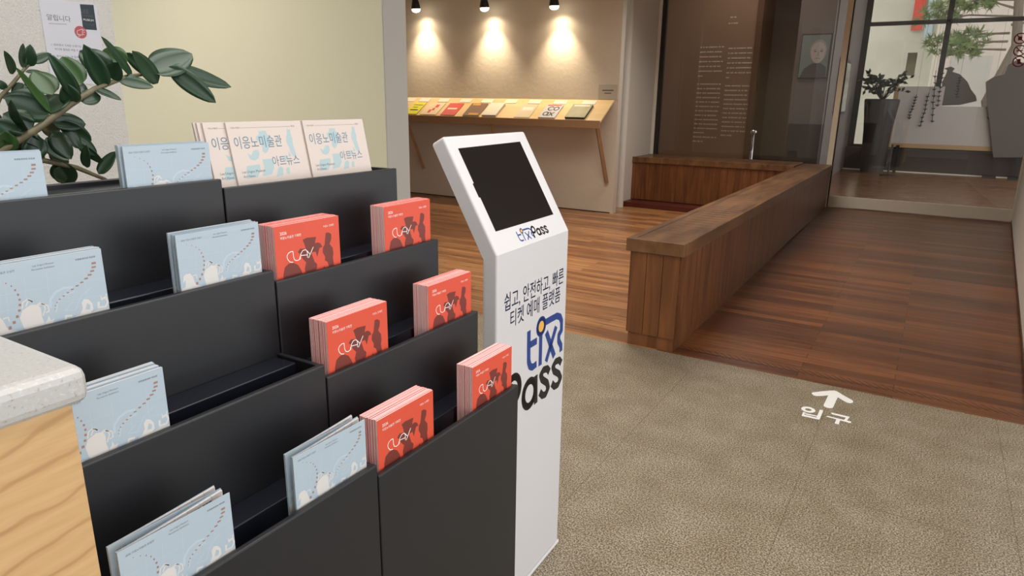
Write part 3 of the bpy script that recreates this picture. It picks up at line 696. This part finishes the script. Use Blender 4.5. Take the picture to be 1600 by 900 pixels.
# ------------------------------------------------------------------ notice on the white wall
XW = -2.85
a0 = at(58, 0, x=XW); n0y = at(60, 2, x=XW).y; n1y = at(150, 8, x=XW).y; ntop = 1.83; nb = ntop-.297
NWd = n1y-n0y
P = Print(); P.rect(0, -.297, NWd, 0, M_paper, 1)
def NU(px, py): q = at(px, py, x=XW); return (q.y-n0y, q.z-ntop)
H_ = lambda L: [NU(x/5.4545, y/5.4545) for x, y in L]
a = H_([(400, 170), (600, 172)]); P.text('알립니다', a[0][0], a[0][1], M_text, width=a[1][0]-a[0][0], layer=3)
P.stroke(H_([(412, 200), (566, 207)]), .0012, M_text, 2)
P.poly(H_([(678, 36), (794, 42), (824, 258), (706, 250)]), M_slate, 2)
a = H_([(708, 175), (795, 175)]); P.text('MUSEUM', a[0][0], a[0][1], M_white, width=a[1][0]-a[0][0], layer=4)
a = H_([(703, 140), (795, 140)]); P.text('UNGNO', a[0][0], a[0][1], M_text, width=a[1][0]-a[0][0], layer=4)
a = H_([(690, 110), (780, 110)]); P.text('LEE', a[0][0], a[0][1], M_text, width=(a[1][0]-a[0][0])*.7, layer=4)
a = H_([(715, 212), (800, 212)]); P.text('이응노미술관', a[0][0], a[0][1], M_text, width=a[1][0]-a[0][0], layer=4)
c = H_([(685, 275)])[0]; P.disc(c[0], c[1], .0225, .0225, M_rose, 4)
P.stroke(H_([(655, 262), (655, 290), (700, 300), (700, 248), (655, 262)]), .0014, M_white, 6); P.stroke(H_([(662, 292), (672, 312), (684, 296)]), .0014, M_white, 6)
P.stroke(H_([(706, 262), (718, 252)]), .0014, M_white, 6); P.stroke(H_([(708, 275), (720, 275)]), .0014, M_white, 6); P.stroke(H_([(706, 288), (716, 300)]), .0014, M_white, 6)
for t, x, y, x2 in (('1. 외부에서 가져온 쓰레기는', 436, 390, 692), ('여기에 절대로 버릴 수 없습니다.', 466, 428, 755), ('2. 분리수거는 내 집에서', 455, 488, 690), ('(위반 적발시 과태료)', 480, 522, 680), ('미술관 주변은', 495, 582, 640)):
    a = H_([(x, y), (x2, y)]); P.text(t, a[0][0], a[0][1], M_text, width=a[1][0]-a[0][0], layer=3)
mb = MB(); mb.box(0, .0008, 0, NWd, -.297, 0, M_paper); P.put(mb, lambda u, v, l: (.0009+.00012*l, u, v))
o = mb.build('notice_sheet', fix=False); o.location = (XW+.001, n0y, ntop); tag(o, 'white printed notice sheet on the textured white wall behind the plant', 'notice')

# ------------------------------------------------------------------ potted plant with thick glossy leaves
PX = -1.62
pl = empty('potted_plant', (PX, .42, 0), 0, 'potted plant with thick glossy oval leaves arching over the racks from the left', 'plant')
def rp(v): return (v[0]-PX, v[1]-.42, v[2])
def leafy(mb, base, tip, w, dx=0, m=None, x=PX, up=None):
    b = at(*base, x=x); t = at(*tip, x=x); b = Vector(b); t = Vector(t); t.x += dx
    d = t-b; Ln = d.length; d.normalize()
    wd = w*Ln/max(1, math.hypot(tip[0]-base[0], tip[1]-base[1])) if False else w*.00155
    view = (Vector((0, 0, EYE))-b).normalized(); view = (view+Vector((random.uniform(-.5, .5), random.uniform(-.5, .5), random.uniform(.1, .6)))).normalized()
    side = d.cross(view).normalized(); nrm = side.cross(d).normalized()
    if nrm.dot(view) < 0: nrm = -nrm
    n = 10; vs = []; fs = []; bend = random.uniform(-.12, .16)*Ln
    for i in range(n+1):
        s = i/n; ww = wd*.5*(math.sin(math.pi*min(1, s**.8))**.62 if 0 < s < 1 else 0)+.0006
        c_ = b+d*(Ln*s)+nrm*(bend*4*s*(1-s)*.5)
        for kx, f in ((-1, .16), (-.5, .05), (0, 0), (.5, .05), (1, .16)):
            vs.append(c_+side*(ww*kx)+nrm*(ww*f*2))
    for i in range(n):
        for j in range(4): fs.append((i*5+j, i*5+j+1, (i+1)*5+j+1, (i+1)*5+j))
    o = len(vs); vs += [v-nrm*.0012 for v in vs]
    fs += [tuple(reversed([q+o for q in f])) for f in fs]
    for i in range(n):
        for j in (0, 4): a_, b_ = i*5+j, (i+1)*5+j; fs.append((a_, b_, b_+o, a_+o) if j == 0 else (b_, a_, a_+o, b_+o))
    mb.add([rp(v) for v in vs], fs, m or M_leaf)
def stemmy(pts, r, x=PX, dxs=None, nm='stem'):
    P_ = [at(a, b, x=x+(dxs[i] if dxs else 0)) for i, (a, b) in enumerate(pts)]
    MB().tube([rp(p) for p in P_], r, M_stem, 10).build(nm, pl, smooth=True)
stemmy([(-160, 420), (-90, 320), (-40, 262), (0, 236), (60, 200), (110, 163), (150, 138), (200, 119), (262, 112)], [.010, .009, .0085, .008, .0075, .0068, .006, .0045, .003])
mb = MB()
for a, b, w, dx, m in [((264, 104), (350, 136), 26, .03, None), ((264, 104), (314, 160), 30, .06, None), ((235, 112), (300, 84), 50, .0, None), ((247, 130), (195, 80), 26, .03, None),
    ((207, 120), (147, 58), 14, .03, None), ((200, 95), (176, 82), 30, -.05, M_leaf2), ((245, 118), (210, 82), 22, -.04, None), ((184, 124), (228, 136), 20, .03, None), ((176, 124), (173, 98), 24, .03, None),
    ((166, 137), (119, 70), 26, .03, None), ((176, 116), (143, 79), 36, -.05, None), ((122, 155), (59, 83), 20, .04, None), ((126, 133), (112, 88), 34, -.04, M_leaf2), ((82, 148), (68, 112), 34, -.04, M_leaf2),
    ((144, 138), (182, 156), 12, .02, None), ((125, 157), (157, 150), 22, .0, None), ((112, 162), (94, 130), 26, .02, None), ((105, 155), (140, 128), 30, -.03, None), ((80, 176), (6, 106), 14, .05, M_leaf2),
    ((78, 176), (14, 152), 44, -.02, None), ((78, 178), (112, 148), 40, -.03, None), ((42, 203), (-2, 156), 16, .05, None), ((50, 205), (12, 178), 36, -.02, None), ((30, 215), (-10, 190), 34, 0, None), ((8, 240), (0, 205), 30, .02, M_leaf2)]:
    leafy(mb, a, b, w, dx, m)
mb.build('leaves', pl, smooth=True)
mb = MB()
for a, b, w, dx in [((80, 190), (134, 194), 26, 0), ((92, 190), (143, 220), 24, 0), ((108, 212), (152, 243), 22, 0), ((72, 215), (100, 250), 30, .02), ((60, 212), (44, 256), 30, 0), ((82, 205), (104, 248), 26, .02), ((122, 225), (162, 256), 14, 0),
    ((154, 272), (173, 236), 18, .02), ((136, 262), (128, 226), 14, .02), ((95, 252), (118, 290), 34, -.03), ((60, 235), (22, 285), 34, -.03), ((60, 190), (112, 205), 30, -.05), ((30, 220), (78, 262), 40, -.06), ((40, 200), (96, 232), 34, -.06), ((20, 240), (70, 285), 40, -.05), ((75, 235), (125, 262), 26, -.05), ((5, 215), (40, 250), 40, -.06), ((0, 180), (30, 215), 34, -.05), ((100, 200), (120, 232), 20, .01), ((85, 265), (112, 282), 24, -.02)]:
    leafy(mb, a, b, w, dx, None, PX-.06)
mb.build('leaves', pl, smooth=True)
stemmy([(-120, 380), (-40, 240), (0, 152), (22, 128), (38, 108), (50, 97)], [.008, .006, .0045, .004, .0035, .0025], PX-.1)
mb = MB()
for a, b, w, dx, m in [((38, 108), (36, 68), 10, 0, None), ((46, 104), (40, 70), 16, .02, None), ((50, 97), (80, 84), 13, 0, None), ((40, 112), (70, 115), 6, 0, None), ((33, 134), (64, 137), 7, 0, None), ((20, 116), (-4, 80), 12, .03, None), ((8, 140), (-2, 125), 10, 0, None), ((36, 130), (20, 152), 14, 0, None), ((0, 150), (24, 150), 12, 0, None)]:
    leafy(mb, a, b, w, dx, m, PX-.1)
mb.build('leaves', pl, smooth=True)
stemmy([(-140, 400), (-40, 290), (40, 250), (70, 251), (120, 262), (166, 281)], [.010, .010, .007, .006, .0055, .004], PX-.06)
# planter standing on the floor behind the racks
mb = MB(); n = 28; prof_ = [(.0, .0), (.17, .0), (.215, .98), (.228, .99), (.228, 1.02), (.20, 1.02), (.195, .96), (.0, .96)]
vs = []; fs = []
for (r_, z_) in prof_:
    for i in range(n): vs.append((max(r_, .001)*math.cos(2*math.pi*i/n), max(r_, .001)*math.sin(2*math.pi*i/n), z_))
for j in range(len(prof_)-1):
    for i in range(n): fs.append((j*n+i, j*n+(i+1) % n, (j+1)*n+(i+1) % n, (j+1)*n+i))
o = mb.add(vs, fs, M_pot).build('planter', pl, smooth=False)
tb = at(-160, 420, x=PX); o.location = (0, tb.y-.42, 0)

# ------------------------------------------------------------------ floor sign
fl = Print()
def FP(px, py): q = at(1230+px/11.25, 595+py/11.25, z=0); return (q.x, q.y)
mb = MB()
Pp = Print(); q = lambda L: [FP(*p) for p in L]
Pp.poly(q([(425, 222), (445, 206), (600, 186), (760, 172), (830, 172), (880, 188), (960, 240), (1150, 345), (1163, 372), (1140, 392), (1090, 396), (1030, 376), (960, 335), (890, 292), (850, 370), (815, 455), (795, 480), (740, 484), (680, 470), (645, 448), (638, 430), (720, 258), (620, 268), (520, 272), (460, 255)]), M_white, 1)
Pp.put(mb, lambda u, v, l: (u, v, .0006))
tag(mb.build('floor_arrow', fix=False), 'white arrow marked on the stone floor pointing to the ramp', 'floor marking')
mb = MB(); Pp = Print()
el = [(372+(98*math.cos(t)), 512+(40*math.sin(t))+(14*math.cos(t))) for t in [k_*math.pi/12 for k_ in range(24)]]
ring = lambda rx, ry: [FP(371+rx*math.cos(t), 509+ry*math.sin(t)+.17*rx*math.cos(t)) for t in [k_*math.pi/16 for k_ in range(32)]]
ro, ri = ring(125, 50), ring(58, 20)
for i in range(32): Pp.poly([ro[i], ro[(i+1) % 32], ri[(i+1) % 32], ri[i]], M_white, 1)
for L in ([(600, 512), (540, 672)], [(300, 545), (262, 605)], [(262, 605), (545, 672)], [(318, 590), (530, 632)]): pass
Pp.poly(q([(572, 508), (634, 520), (568, 686), (505, 672)]), M_white, 1)
Pp.poly(q([(278, 548), (322, 556), (296, 605), (256, 608)]), M_white, 1.2)
Pp.poly(q([(300, 560), (340, 575), (540, 618), (560, 640), (330, 595)]), M_white, 1.4)
Pp.poly(q([(256, 600), (282, 592), (550, 655), (560, 686), (256, 620)]), M_white, 1.6)
Pp.poly(q([(766, 568), (784, 560), (1100, 635), (1078, 662), (790, 592)]), M_white, 1)
Pp.poly(q([(1050, 632), (1100, 636), (1050, 700), (995, 690)]), M_white, 1.2)
Pp.poly(q([(682, 630), (708, 618), (1126, 718), (1118, 744), (1090, 742)]), M_white, 1.4)
Pp.poly(q([(865, 672), (932, 690), (905, 770), (830, 752)]), M_white, 1.6)
Pp.put(mb, lambda u, v, l: (u, v, .0004+.0002*l))
tag(mb.build('floor_lettering', fix=False), 'white Korean entrance lettering on the stone floor below the arrow', 'floor marking')

# ------------------------------------------------------------------ behind the glass
TY = 13.0
struct('wall_text', MB().box(-6, -2.98, TY, TY+.15, .104, 4.6, M_brownwall)).name = 'wall_brown'
mb = MB(); mb.box(-2.26, -1.72, TY, TY+.15, 1.15, 4.6, M_mauve).box(-2.26, -1.72, TY-.02, TY+.15, .104, 1.15, M_mauvedk)
mb.box(-2.94, -2.26, TY+1.2, TY+1.3, .104, 4.6, M_mauve).box(-2.28, -2.26, TY, TY+1.2, .104, 4.6, M_mauve)
mb.box(-3.1, -2.945, TY+.15, TY+1.3, .104, 4.6, M_brownwall)
struct('wall_mauve', mb).name = 'wall_portrait'
struct('trim_1', MB().box(-2.98, -2.88, TY-.02, TY+.12, .104, 4.6, M_doorwood))
struct('wall_side', MB().box(-6.1, -6, 10.5, 17.4, 0, 4.6, M_brownwall)).name = 'wall_lobby_left'
# lettering on the brown wall (two columns of short dashes, as illegible there as in the photograph)
mb = MB(); rnd = random.Random(3)
def dashes(x0, x1, z, m=M_walltext, h=.022):
    x = x0
    while x < x1-.02:
        w = rnd.uniform(.02, .06); w = min(w, x1-x); mb.box(x, x+w, TY-.004, TY-.0005, z, z+h, m); x += w+rnd.choice([.006, .006, .02])
for xa, xb in ((-3.93, -3.50), (-3.42, -2.99+.0)):
    off = 0 if xa < -3.6 else .03
    z = 2.44-off; 
    for i in range(7): dashes(xa, xb if i < 6 else xa+.09, z); z -= .083
    z -= .06
    for i in range(14 if xa < -3.6 else 12): dashes(xa, xb if i not in (13, 11) else xa+.2, z); z -= .079
dashes(-3.44, -3.33, 2.93); dashes(-3.46, -3.30, 2.83)
tag(mb.build('wall_lettering'), 'two columns of small pale wall text on the brown wall behind the glass', 'wall text')
# portrait
p0 = at(1245, 60, y=TY); p1 = at(1318, 122, y=TY)
px0, px1, pz0, pz1 = -2.20, -1.74, 1.90, 2.62
r = empty('portrait_photograph', ((px0+px1)/2, TY, pz0), 0, 'grey portrait photograph of an elderly person hung behind the glass', 'portrait')
P = Print(); P.rect(-.22, .02, .22, .70, M_photo, 1); P.disc(.05, .445, .135, .185, mat('grey_hair', (150, 144, 142), .7), 2)
P.poly([(.05+.12*math.cos(t)*(1 if math.sin(t) > 0 else .9), .42+.17*math.sin(t)) for t in [i*math.pi/16 for i in range(32)]], M_skin, 3)
P.disc(0.0, .44, .022, .008, M_photodk, 4); P.disc(.10, .44, .022, .008, M_photodk, 4); P.stroke([(-.025, .465), (.02, .468)], .006, M_photodk, 4); P.stroke([(.08, .468), (.125, .465)], .006, M_photodk, 4)
P.stroke([(.05, .43), (.06, .375), (.045, .37)], .006, M_photodk, 4); P.stroke([(.015, .325), (.05, .33), (.09, .325)], .007, M_photodk, 4)
P.poly([(-.2, .02), (-.15, .16), (-.02, .25), (.12, .25), (.2, .18), (.21, .02)], M_photodk, 1.5)
mb = MB(); mb.box(-.23, .23, -.025, -.003, 0, .72, M_mauvedk); P.put(mb, lambda u, v, l: (u, -.0255-.0004*l, v)); mb.build('print', r, fix=False)
# chrome post behind the pane
p = at(1173, 248, y=11.1); pt_ = at(1177, 203, y=11.1)
r = empty('chrome_post', (p.x, 11.1, .104), 0, 'short chrome post standing behind the left glass pane', 'post')
MB().tube([(0, 0, 0), (0, 0, pt_.z-.104-.06)], .022, M_chrome, 16).build('pole', r, smooth=True)
MB().tube([(0, 0, pt_.z-.164), (0, 0, pt_.z-.15), (0, 0, pt_.z-.12), (0, 0, pt_.z-.104)], [.03, .05, .05, .03], M_chrome, 16).build('cap', r, smooth=True)

# plinth under the far window, and the far window itself
FY = 16.96
struct('trim_2', MB().box(-1.72, 3.4, FY, FY+.35, .104, .58, M_mauvedk))
struct('trim_3', MB().box(-1.72, 3.4, FY-.03, FY, .104, .125, M_alu))
mb = MB().box(-1.82, -1.70, TY+.15, 17.4, .104, 4.6, M_mauve)
struct('wall_window_side', mb).name = 'wall_lobby_inner'
for i, (ya, yb) in enumerate(((14.0, 14.5), (14.8, 15.6))):
    o = MB().box(-1.695, -1.675, ya, yb, 1.3, 2.3, M_darkmetal); o = struct('window_%d' % (3+i), o)
    MB().box(-1.674, -1.668, ya+.05, yb-.05, 1.35, 2.25, mat('dull_pane', (140, 140, 135), .2)).build('pane', o)
w = MB(); wy0, wy1 = FY+.26, FY+.33
w.box(-1.70, -1.58, wy0, wy1, .58, 4.6, M_darkmetal).box(-.20, -.10, wy0, wy1, .58, 4.6, M_darkmetal).box(1.6, 1.7, wy0, wy1, .58, 4.6, M_darkmetal)
w.box(-1.58, 3.4, wy0, wy1, 3.10, 3.18, M_darkmetal).box(-1.58, 3.4, wy0, wy1, .58, .64, M_darkmetal)
o = struct('window_2', w); MB().box(-1.58, 3.4, wy0+.03, wy0+.036, .64, 4.6, M_glass).build('pane', o)

# display board standing in front of the plinth
bz0 = .62; by = FY-.12
b0 = at(1384, 228, y=by); b1 = at(1396, 135, y=by); 
r = empty('display_board', (0, by, .104), 0, 'large white display board with light wood edge behind the glass door', 'display board')
bx0, bx1 = b0.x, 2.2; bzt = b1.z; bz0 = b0.z-.02
MB().box(bx0, bx0+.09, -.03, .03, bz0-.104, bzt-.104, M_boardwood).box(bx0+.09, bx1, -.03, .03, bz0-.104, bz0-.104+.09, M_boardwood).build('frame', r, bevel=.004)
MB().box(bx0+.09, -.02, -.02, .02, bz0-.014, bzt-.104, M_board).box(-.02, bx1, -.02, .02, bz0-.014, bz0+.75, M_board).build('panel', r)
MB().box(bx0+.2, bx0+.26, -.05, -.035, 0, bz0-.104+.05, M_blackmetal).box(bx1-.3, bx1-.24, -.05, -.035, 0, bz0-.104+.05, M_blackmetal).build('legs', r)
# brush-drawn twigs on the board
mb = MB(); rnd = random.Random(5)
P = Print()
for (xa, ya_), (xb, yb_) in [((1432, 148), (1420, 185)), ((1452, 145), (1438, 197)), ((1462, 110), (1456, 190)), ((1474, 108), (1465, 165)), ((1555, 120), (1545, 185)), ((1570, 135), (1556, 188)), ((1594, 128), (1580, 185)), ((1500, 118), (1495, 152))]:
    A_ = at(xa, ya_, y=by-.06); B_ = at(xb, yb_, y=by-.06)
    pts = [(A_.x+(B_.x-A_.x)*t/8+rnd.uniform(-.01, .01), A_.z+(B_.z-A_.z)*t/8) for t in range(9)]
    r_ = empty('hanging_garland', (pts[0][0], by-.06, pts[0][1]), 0, 'thin dark hanging twig garland with knots behind the glass door', 'garland', 'dark twig garlands behind the glass door')
    g_ = MB(); o3 = (pts[0][0], pts[0][1])
    g_.tube([(a-o3[0], 0, b-o3[1]) for a, b in pts]+[(pts[-1][0]-o3[0], 0, pts[-1][1]-o3[1]-.02)], .008, M_blackmetal, 6)
    for a, b in pts[1:]:
        s_ = rnd.choice((-1, 1)); g_.tube([(a-o3[0]-.035*s_, 0, b-o3[1]+.02), (a-o3[0], 0, b-o3[1]), (a-o3[0]+.035*s_, .0, b-o3[1]+.015)], [.006, .018, .006], M_blackmetal, 6)
    g_.tube([(0, 0, 0), (0, 0, 3.3-o3[1])], .002, M_blackmetal, 4)
    g_.build('twig', r_)
# grey silhouettes: film shapes modelled as solids, standing in for mirror images
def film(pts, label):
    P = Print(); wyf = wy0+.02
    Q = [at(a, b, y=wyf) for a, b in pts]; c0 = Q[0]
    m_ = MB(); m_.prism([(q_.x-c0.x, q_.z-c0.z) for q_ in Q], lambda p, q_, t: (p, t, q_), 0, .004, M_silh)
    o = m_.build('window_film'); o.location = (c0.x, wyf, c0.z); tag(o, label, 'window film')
film([(1470, 165), (1472, 128), (1478, 116), (1480, 110), (1475, 107), (1482, 105), (1486, 104), (1492, 107), (1488, 112), (1500, 116), (1512, 128), (1517, 140), (1525, 150), (1526, 158), (1500, 164)], 'grey dome standing in for a mirror image in the glass, left of the two')
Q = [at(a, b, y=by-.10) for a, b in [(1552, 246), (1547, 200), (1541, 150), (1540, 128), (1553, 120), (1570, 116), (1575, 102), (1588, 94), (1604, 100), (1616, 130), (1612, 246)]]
r = empty('reflected_figure', (Q[0].x, by-.10, .104), 0, 'tall grey figure standing in for a person mirrored in the glass, right edge', 'cut-out')  # flat figure added where the glass mirrors a person
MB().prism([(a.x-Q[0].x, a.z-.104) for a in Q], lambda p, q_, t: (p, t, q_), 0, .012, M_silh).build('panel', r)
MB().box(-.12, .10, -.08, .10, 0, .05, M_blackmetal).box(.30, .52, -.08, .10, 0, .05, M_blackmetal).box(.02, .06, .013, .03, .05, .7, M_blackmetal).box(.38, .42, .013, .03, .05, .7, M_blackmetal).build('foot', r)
# plant added where the glass mirrors the near plant
p = at(1370, 215, y=16.6)
r = empty('reflected_plant', (p.x, 16.5, .104), 0, 'dark bushy plant in a tall planter standing in for a mirror image in the glass', 'plant')
mb = MB(); mb.tube([(0, 0, 0), (0, 0, .9), (0, 0, 1.48), (0, 0, 1.50)], [.22, .27, .33, .31], mat('dark_planter', (52, 46, 44), .6), 24); mb.build('planter', r)
mb = MB(); rnd = random.Random(11); M_lf = mat('dark_leaf', (44, 50, 40), .5)
for i in range(26):
    a = rnd.uniform(0, 6.28); R_ = rnd.uniform(.12, .48); h = 1.48+rnd.uniform(.12, .55)
    tip = Vector((R_*math.cos(a), R_*.6*math.sin(a), h)); mid = tip*.5+Vector((0, 0, .85))
    mb.tube([(0, 0, 1.45), tuple(mid), tuple(tip)], [.010, .007, .003], M_lf, 5)
    for j in range(7):
        t = .35+.65*j/6; q0 = mid.lerp(tip, max(0, (t-.3)/.7)); dd = Vector((rnd.uniform(-1, 1), rnd.uniform(-1, 1), rnd.uniform(-.4, 1))).normalized()
        sd_ = dd.cross(Vector((0, 1, .3))).normalized(); ln = rnd.uniform(.09, .15)
        mb.add([tuple(q0), tuple(q0+dd*ln*.5+sd_*.03), tuple(q0+dd*ln), tuple(q0+dd*ln*.5-sd_*.03)], [(0, 1, 2, 3)], M_lf)
mb.build('foliage', r, fix=False)
# small barrier stand
p = at(1387, 274, z=.105)
r = empty('barrier_stand', (p.x, p.y, .104), 0, 'thin black stand with round foot on the wood floor behind the glass door', 'stand')
MB().tube([(0, 0, 0), (0, 0, .015), (0, 0, .03)], [.15, .15, .03], M_blackmetal, 24).build('foot', r)
MB().tube([(0, 0, .03), (0, 0, .62)], .02, M_blackmetal, 10).build('pole', r)
# prohibition stickers on the door glass
for px, py, nm, gl in ((1596, 60, 'top', 'cup'), (1595, 79, 'middle', 'smoke'), (1592, 96, 'lowest', 'phone')):
    p = at(px, py, y=GY-.01); P = Print(); R_ = .058
    if px > 1594: p.x -= .01
    P.stroke(ell(0, 0, R_, R_), .012, M_signred, 2, closed=True); P.stroke([(-.04, .04), (.04, -.04)], .010, M_signred, 4)
    if gl == 'cup': P.rect(-.022, -.02, .018, .022, M_signred, 1)
    elif gl == 'smoke': P.rect(-.03, -.008, .03, .006, M_signred, 1); P.stroke([(.02, .012), (.03, .03)], .006, M_signred, 1)
    else: P.rect(-.014, -.03, .014, .028, M_signred, 1)
    m_ = MB(); P.put(m_, lambda u, v, l: (u, -.0003*l, v)); o = m_.build('prohibition_sticker', fix=False); o.location = (p.x, GY-.0075, p.z)
    tag(o, 'round red prohibition sticker on the glass door, %s of three' % nm, 'sticker', 'red prohibition stickers on the glass door')

# ------------------------------------------------------------------ outside
tag(MB().box(-30, 40, 17.4, 60, -.12, -.02, M_pave).build('paving'), kind='structure')
r = empty('museum_building', (-2, 26, 0), 0, 'pale concrete building with small square window seen through the far window', 'building')
def B(px, py, Y=24.): return at(px, py, y=Y)
c1 = B(1462, 60).x; c0 = B(1345, 60).x-6
w0 = B(1413, 118); w1 = B(1434, 82)
mb = MB().box(c0+2, w0.x+2, -2, 4, 0, 12, M_concrete).box(w1.x+2, c1+2, -2, 4, 0, 12, M_concrete).box(w0.x+2, w1.x+2, -2, 4, 0, w0.z, M_concrete).box(w0.x+2, w1.x+2, -2, 4, w1.z, 12, M_concrete)
mb.build('wall', r); MB().box(w0.x+2, w1.x+2, -1.5, -1.45, w0.z, w1.z, mat('recess_pane', (214, 210, 188), .5)).build('window', r)
def ban(a, b, m, lab, yb=23.9):
    p, q_ = at(*a, y=yb), at(*b[:2], y=yb); q_.z = at(b[0], b[2], y=yb).z; o = MB().box(0, q_.x-p.x, 0, .03, 0, p.z-q_.z+3, m).build('banner'); o.location = (p.x, yb, q_.z); tag(o, lab, 'banner')
ban((1427, 20), (1444, 20, 47), M_banner, 'red banner hanging on the concrete building outside')
ban((1449, 20), (1461, 20, 58), M_bannerb, 'pale blue banner beside the red one on the building outside')
r = empty('far_building', (4, 34, 0), 0, 'pinkish pale wall filling the view behind the pine tree', 'building')
MB().box(-6.0, 30, 0, 3, 0, 14, M_concrete2).build('wall', r)
for i in range(3): MB().box(-4+i*3.5, -2.6+i*3.5, -.05, -.001, 1.2, 3.4, mat('pale_window', (192, 190, 188), .3)).build('window', r)
# low white wall outside and grass
tag(MB().box(-1.5, 12, 20.4, 20.8, -.02, .42, M_wall).build('low_wall', bevel=.02), 'low white wall outside the far window', 'wall')
tag(MB().box(1.0, 16, 26, 30, -.02, .5, mat('dry_hedge', (176, 164, 128), .9, noise=(6, .3))).build('clipped_hedge', bevel=.1), 'dry clipped hedge beyond the low white wall outside', 'hedge')
# pine
ppx = at(1572, 60, y=22.5).x
r = empty('pine_tree', (ppx, 22.5, 0), 0, 'green pine tree with crooked branches outside the far window', 'tree')
rnd = random.Random(21)
MB().tube([(.0, 0, 0), (-.15, 0, 1.6), (.25, 0, 3.0), (.05, 0, 4.6), (.3, 0, 6)], [.16, .14, .12, .10, .05], M_bark, 10).build('trunk', r, smooth=True)
lf = MB(); brn = MB()
for i in range(22):
    z = 2.9+i*.2; a = rnd.choice((math.pi, 0))+rnd.uniform(-.8, .8); ln = rnd.uniform(.8, 2.0)
    e = Vector((math.cos(a)*ln, math.sin(a)*ln*.5, z+rnd.uniform(-.3, .25))); mid = e*.5+Vector((0.1, 0, z*.5+.1))
    brn.tube([(0.05, 0, z), tuple(mid), tuple(e)], [.035, .022, .01], M_bark, 6)
    for j in range(20):
        c_ = mid.lerp(e, rnd.uniform(-.1, 1.1))+Vector((rnd.gauss(0, .16), rnd.gauss(0, .16), rnd.gauss(.05, .08)))
        for q_ in range(26):
            d_ = Vector((rnd.gauss(0, 1), rnd.gauss(0, 1), rnd.gauss(.4, .8))).normalized()*rnd.uniform(.12, .26); s_ = d_.cross(Vector((0, 1, 0))).normalized()*.016
            lf.add([tuple(c_-s_), tuple(c_+s_), tuple(c_+d_)], [(0, 1, 2)], M_pine)
brn.build('branches', r); lf.build('needles', r, fix=False)
